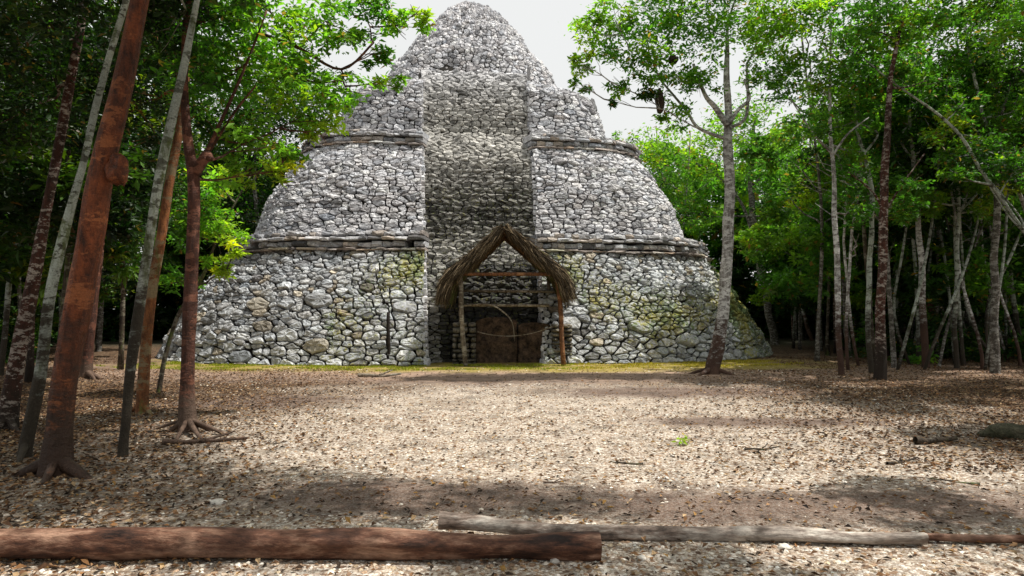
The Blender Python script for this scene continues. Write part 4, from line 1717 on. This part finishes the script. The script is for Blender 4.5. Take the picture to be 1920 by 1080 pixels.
# trees outside the frame whose shade falls into it
for (x, y) in ((11.0, 8.6), (12.2, 12.5), (13.2, 16), (6.6, 4.2), (-7.5, 4.0), (4.6, 1.2), (-5.5, -.5), (-10, 8)):
    bg_tree(x, y, random.uniform(.9, 1.1), False, True)
print("background trees", nbg)


# far woodland mass closing the view between the trunks
cs, rs, ns, ts = [], [], [], []
for i in range(900):
    an = random.uniform(-62, 62)
    d = random.uniform(49, 60)
    x, y = math.sin(R(an)) * d, math.cos(R(an)) * d
    hmax = 13 if abs(an) > 8 else 6
    z = random.uniform(0, 1) ** 1.5 * hmax
    if 7 < an < 13:
        z *= .62
    cs.append((x, y, z))
    rs.append(random.uniform(1.8, 2.8))
    ns.append(300)
    ts.append(random.choice([DD, DD, DG, DG] if z < 5 else [MG, MG, BG]))
o = link("far_woodland", leaf_mesh("far_woodland", cs, rs, ns, .62, tints=ts), M_LEAF)
tag(o, "dense dark green woodland closing the view behind the clearing", "woodland", None, "stuff")
cs, rs, ns, ts = [], [], [], []
for i in range(640):
    sd = random.choice((-1, 1))
    y = random.uniform(22, 46)
    x = random.uniform(.45 * y + 1.5, .85 * y) if sd > 0 else -random.uniform(.60 * y + 2.5, .9 * y)
    cs.append((x, y, random.uniform(.1, 2.4) * (y / 33) ** 2))
    rs.append(random.uniform(.4, 1.1))
    ns.append(150)
    ts.append(random.choice([DD, DG, DG, MG]))
o = link("undergrowth", leaf_mesh("undergrowth", cs, rs, ns, .17, tints=ts), M_LEAF)
tag(o, "low shady bushes and seedlings between the forest trunks", "undergrowth", None, "stuff")


# ---------------------------------------------------------------- ground cover
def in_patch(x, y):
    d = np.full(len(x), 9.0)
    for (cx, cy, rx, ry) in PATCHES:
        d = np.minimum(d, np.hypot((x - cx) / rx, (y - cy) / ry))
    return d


def scatter(n, y0, y1, power=1.0):
    y = y0 + (y1 - y0) * rng.random(n) ** power
    x = (rng.random(n) * 2 - 1) * (y * .85 + 1.8)
    return x, y


def pebbles(name, n, y0, y1, smin, smax, pal, power, label, cat, keep=None, squash=.55):
    x, y = scatter(n, y0, y1, power)
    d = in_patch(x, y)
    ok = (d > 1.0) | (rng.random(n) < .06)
    if keep is not None:
        ok &= keep(x, y)
    x, y = x[ok], y[ok]
    n = len(x)
    s = smin + (smax - smin) * rng.random(n) ** 3
    base = np.array([[1, 0, 0], [0, 1, 0], [-1, 0, 0], [0, -1, 0], [0, 0, 1], [.5, .5, .55], [-.5, .5, .5], [-.5, -.5, .6], [.5, -.5, .5]])
    tri = np.array([[0, 5, 4], [5, 1, 4], [1, 6, 4], [6, 2, 4], [2, 7, 4], [7, 3, 4], [3, 8, 4], [8, 0, 4], [0, 1, 5], [1, 2, 6], [2, 3, 7], [3, 0, 8]])
    V = base[None] * (1 + rng.normal(0, .18, (n, 9, 1)))
    an = rng.random(n) * 6.283
    sx = rng.uniform(.7, 1.3, n)
    c, s_ = np.cos(an), np.sin(an)
    X = V[..., 0] * sx[:, None]
    Y = V[..., 1] / sx[:, None]
    out = np.empty_like(V)
    out[..., 0] = (X * c[:, None] - Y * s_[:, None]) * s[:, None] + x[:, None]
    out[..., 1] = (X * s_[:, None] + Y * c[:, None]) * s[:, None] + y[:, None]
    z0 = np.array([gz(a, b) for a, b in zip(x, y)])
    out[..., 2] = V[..., 2] * s[:, None] * squash + z0[:, None] - .002
    pal = np.array(pal)
    T = pal[rng.integers(0, len(pal), n)] * rng.normal(1, .15, (n, 1))
    F = (np.arange(n)[:, None, None] * 9 + tri[None]).reshape(-1, 3)
    me = mesh_np(name, out.reshape(-1, 3), F, False, {"tint": np.repeat(np.clip(T, .02, .8), 9, 0)})
    tag(link(name, me, M_TINT), label, cat, None, "stuff")


PALE = [(.61, .54, .45), (.69, .64, .57), (.46, .37, .28), (.24, .155, .10), (.34, .23, .15), (.36, .27, .18), (.22, .14, .09), (.66, .61, .52), (.48, .38, .26), (.12, .075, .05), (.30, .20, .13)]
pebbles("gravel", 75000, 2.9, 11, .005, .026, PALE, 1.6, "pale limestone gravel scattered over the clearing floor", "gravel",
        keep=lambda x, y: (((x > -1.4 - .12 * y) & (x < 2.6 + .25 * y)) | (y < 4.6) | (rng.random(len(x)) < .35)))
pebbles("distant_gravel", 26000, 10, 22, .010, .034, PALE, 1.3, "pale gravel scattered over the far side of the clearing", "gravel",
        keep=lambda x, y: (abs(x - .5) < 8) & (rng.random(len(x)) < .7))


def litter(name, n, y0, y1, size, power, label, keep, pal):
    x, y = scatter(n, y0, y1, power)
    ok = keep(x, y)
    x, y = x[ok], y[ok]
    n = len(x)
    z = np.array([gz(a, b) for a, b in zip(x, y)]) + rng.uniform(.004, .02, n)
    an = rng.random(n) * 6.283
    d = np.stack([np.cos(an), np.sin(an), rng.normal(0, .25, n)], 1)
    up = rng.normal(0, .35, (n, 3)) + np.array([0, 0, 1])
    sd = np.cross(up, d)
    sd /= np.linalg.norm(sd, axis=1)[:, None]
    L = (size * rng.uniform(.5, 1.4, n))[:, None]
    C = np.stack([x, y, z], 1)
    V = np.empty((n, 4, 3))
    V[:, 0] = C
    V[:, 1] = C + d * L * .5 + sd * L * .24 + np.array([0, 0, .012])
    V[:, 2] = C + d * L
    V[:, 3] = C + d * L * .5 - sd * L * .24 + np.array([0, 0, .012])
    V[..., 2] = np.maximum(V[..., 2], (z - .003)[:, None])
    i = np.arange(n)[:, None] * 4
    F = np.concatenate([i + np.array([[0, 1, 2]]), i + np.array([[0, 2, 3]])])
    pal = np.array(pal)
    T = pal[rng.integers(0, len(pal), n)] * rng.normal(1, .2, (n, 1))
    me = mesh_np(name, V.reshape(-1, 3), F, False, {"tint": np.repeat(np.clip(T, .01, .7), 4, 0)})
    tag(link(name, me, M_TINT), label, "leaf litter", None, "stuff")


BR = [(.10, .05, .025), (.16, .085, .04), (.24, .14, .07), (.05, .03, .018), (.32, .22, .12), (.20, .10, .04), (.03, .02, .013)]
litter("leaf_litter", 110000, 3.6, 26, .06, 1.1, "dry brown fallen leaves under the trees on both sides",
       lambda x, y: ((x < -2.2 - .12 * y + rng.normal(0, .8, len(x))) | (x > 2.4 + .18 * y + rng.normal(0, 1.1, len(x)))) & ((y > 7) | (x < -2)) & ~((abs(x - PCX) < 11) & (y > 20)), BR)
litter("scattered_leaves", 14000, 3.3, 20, .055, 1.2, "single dry leaves lying on the pale gravel", lambda x, y: abs(x) < 9, BR + [(.28, .16, .05)])


# grass and moss along the foot of the pyramid
def blades():
    n = 26000
    u = rng.uniform(-11, 9.5, n)
    T = TIERS['lower']
    V, TT = [], []
    tb = unit_ring(3.3)
    Pm = tb[3] * 12.75
    r = 12.75 + .02 + rng.random(n) ** 1.4 * 2.1
    uu = u / Pm
    X = np.interp(uu, tb[0], tb[1]) * r
    Y = np.interp(uu, tb[0], tb[2]) * r
    Wd = toworld(np.stack([X, Y, np.zeros(n)], 1))
    z0 = np.array([gz(a, b) for a, b in Wd[:, :2]])
    h = rng.uniform(.02, .075, n) * np.array([1.0 if mnoise.noise(Vector((a * 1.1, b * 1.5, 2))) > -.02 else .05 for a, b in Wd[:, :2]])
    an = rng.random(n) * 6.28
    w = np.stack([np.cos(an), np.sin(an), np.zeros(n)], 1) * .014
    b = Wd.copy()
    b[:, 2] = z0 - .005
    tip = b + np.stack([rng.normal(0, .02, n), rng.normal(0, .02, n), h], 1)
    V = np.stack([b - w, b + w, tip], 1)
    F = np.arange(n * 3).reshape(-1, 3)
    side = (Wd[:, 0] > 2)[:, None]
    T_ = np.where(side, np.array([[.40, .30, .03]]), np.array([[.27, .28, .02]])) * rng.normal(1, .25, (n, 1))
    me = mesh_np("grass", V.reshape(-1, 3), F, False, {"tint": np.repeat(np.clip(T_, .01, .5), 3, 0)})
    tag(link("grass_strip", me, M_GRASS), "short yellow-green grass and moss along the foot of the pyramid", "grass", None, "stuff")


blades()


# a seedling on the bright gravel
g_ = G(1283, 834)
tag(link("seedling", leaf_mesh("seedling", [(0, 0, .06)], [.10], [26], .06, tints=[YG]), M_LEAFB, None, g_), "small bright green seedling growing alone on the pale gravel", "seedling")

# fallen sticks and stones one can pick out
def stick(px, py, L, r, an, m, lab, bend=.1):
    g = G(px, py)
    mb = MB()
    d = Vector((math.cos(an), math.sin(an), 0))
    limb(mb, -d * L / 2 + Vector((0, 0, r)), d * L / 2 + Vector((0, 0, r * 1.3)), r, r * .5, 7, bend)
    for v in mb.v[:]:
        pass
    limb(mb, Vector((0, 0, r)), d * L * .3 + Vector((-d.y, d.x, 0)) * L * .2 + Vector((0, 0, r * 3)), r * .6, r * .3, 5, .1)
    o = link("fallen_stick", mb.mesh("stick"), m, None, g)
    tag(o, lab, "stick", "fallen sticks on the clearing floor")


for a in ((1755, 832, .55, .05, .1, M_BROWNBARK, "short dark piece of dead wood lying on the right side of the clearing"),
          (712, 706, 1.1, .05, .2, M_POLE, "pale fallen stick on the grass left of the shelter"),
          (1430, 842, .5, .014, .3, M_BROWNBARK, "thin brown twig on the bright gravel at centre right"),
          (1175, 870, .35, .012, 2.9, M_BROWNBARK, "small dark twig on the bright gravel at centre"),
          (1690, 868, .5, .02, .5, M_BROWNBARK, "dark broken twig below the dead wood on the right"),
          (1790, 905, .4, .014, 2.6, M_BROWNBARK, "slim dark twig near the right edge above the logs"),
          (1040, 905, .22, .01, .2, M_DARKRED, "tiny reddish twig in the middle of the clearing"),
          (385, 830, 1.0, .035, .15, M_DARKRED, "dark fallen branch lying over the roots of the forked tree"),
          (1480, 552, .6, .03, .4, M_BROWNBARK, "x")):
    if a[6] != "x":
        stick(*a)
for (px, py, r, sd, sq, lab, m) in (
        (1900, 820, .2, 3, (1.9, 1, .6), "dark mossy rock at the right edge of the clearing", simple_rock("mossy_rock", (.03, .035, .015), (.12, .11, .07), 6)),
        (1203, 1052, .032, 5, (1, 1, .8), "small white stone in front of the thick log's right end", M_TINT),
        (1040, 1056, .026, 6, (1.2, 1, .8), "small white stone in front of the thick log near its middle right", M_TINT),
        (410, 945, .06, 7, (1.2, 1, .5), "flat pale stone on the shaded ground at left", M_TINT),
        (1470, 1030, .035, 8, (1.2, 1, .7), "small pale stone in front of the grey log", M_TINT)):
    me = rock_mesh("rock", r, sq, sd, 3)
    me.attributes.new("tint", 'FLOAT_COLOR', 'POINT').data.foreach_set("color", np.tile([.6, .56, .5, 1], len(me.vertices)).astype(np.float32))
    me.polygons.foreach_set("use_smooth", [True] * len(me.polygons))
    g = G(px, py)
    tag(link("rock", me, m, None, g + Vector((0, 0, r * sq[2] * .5))), lab, "rock")
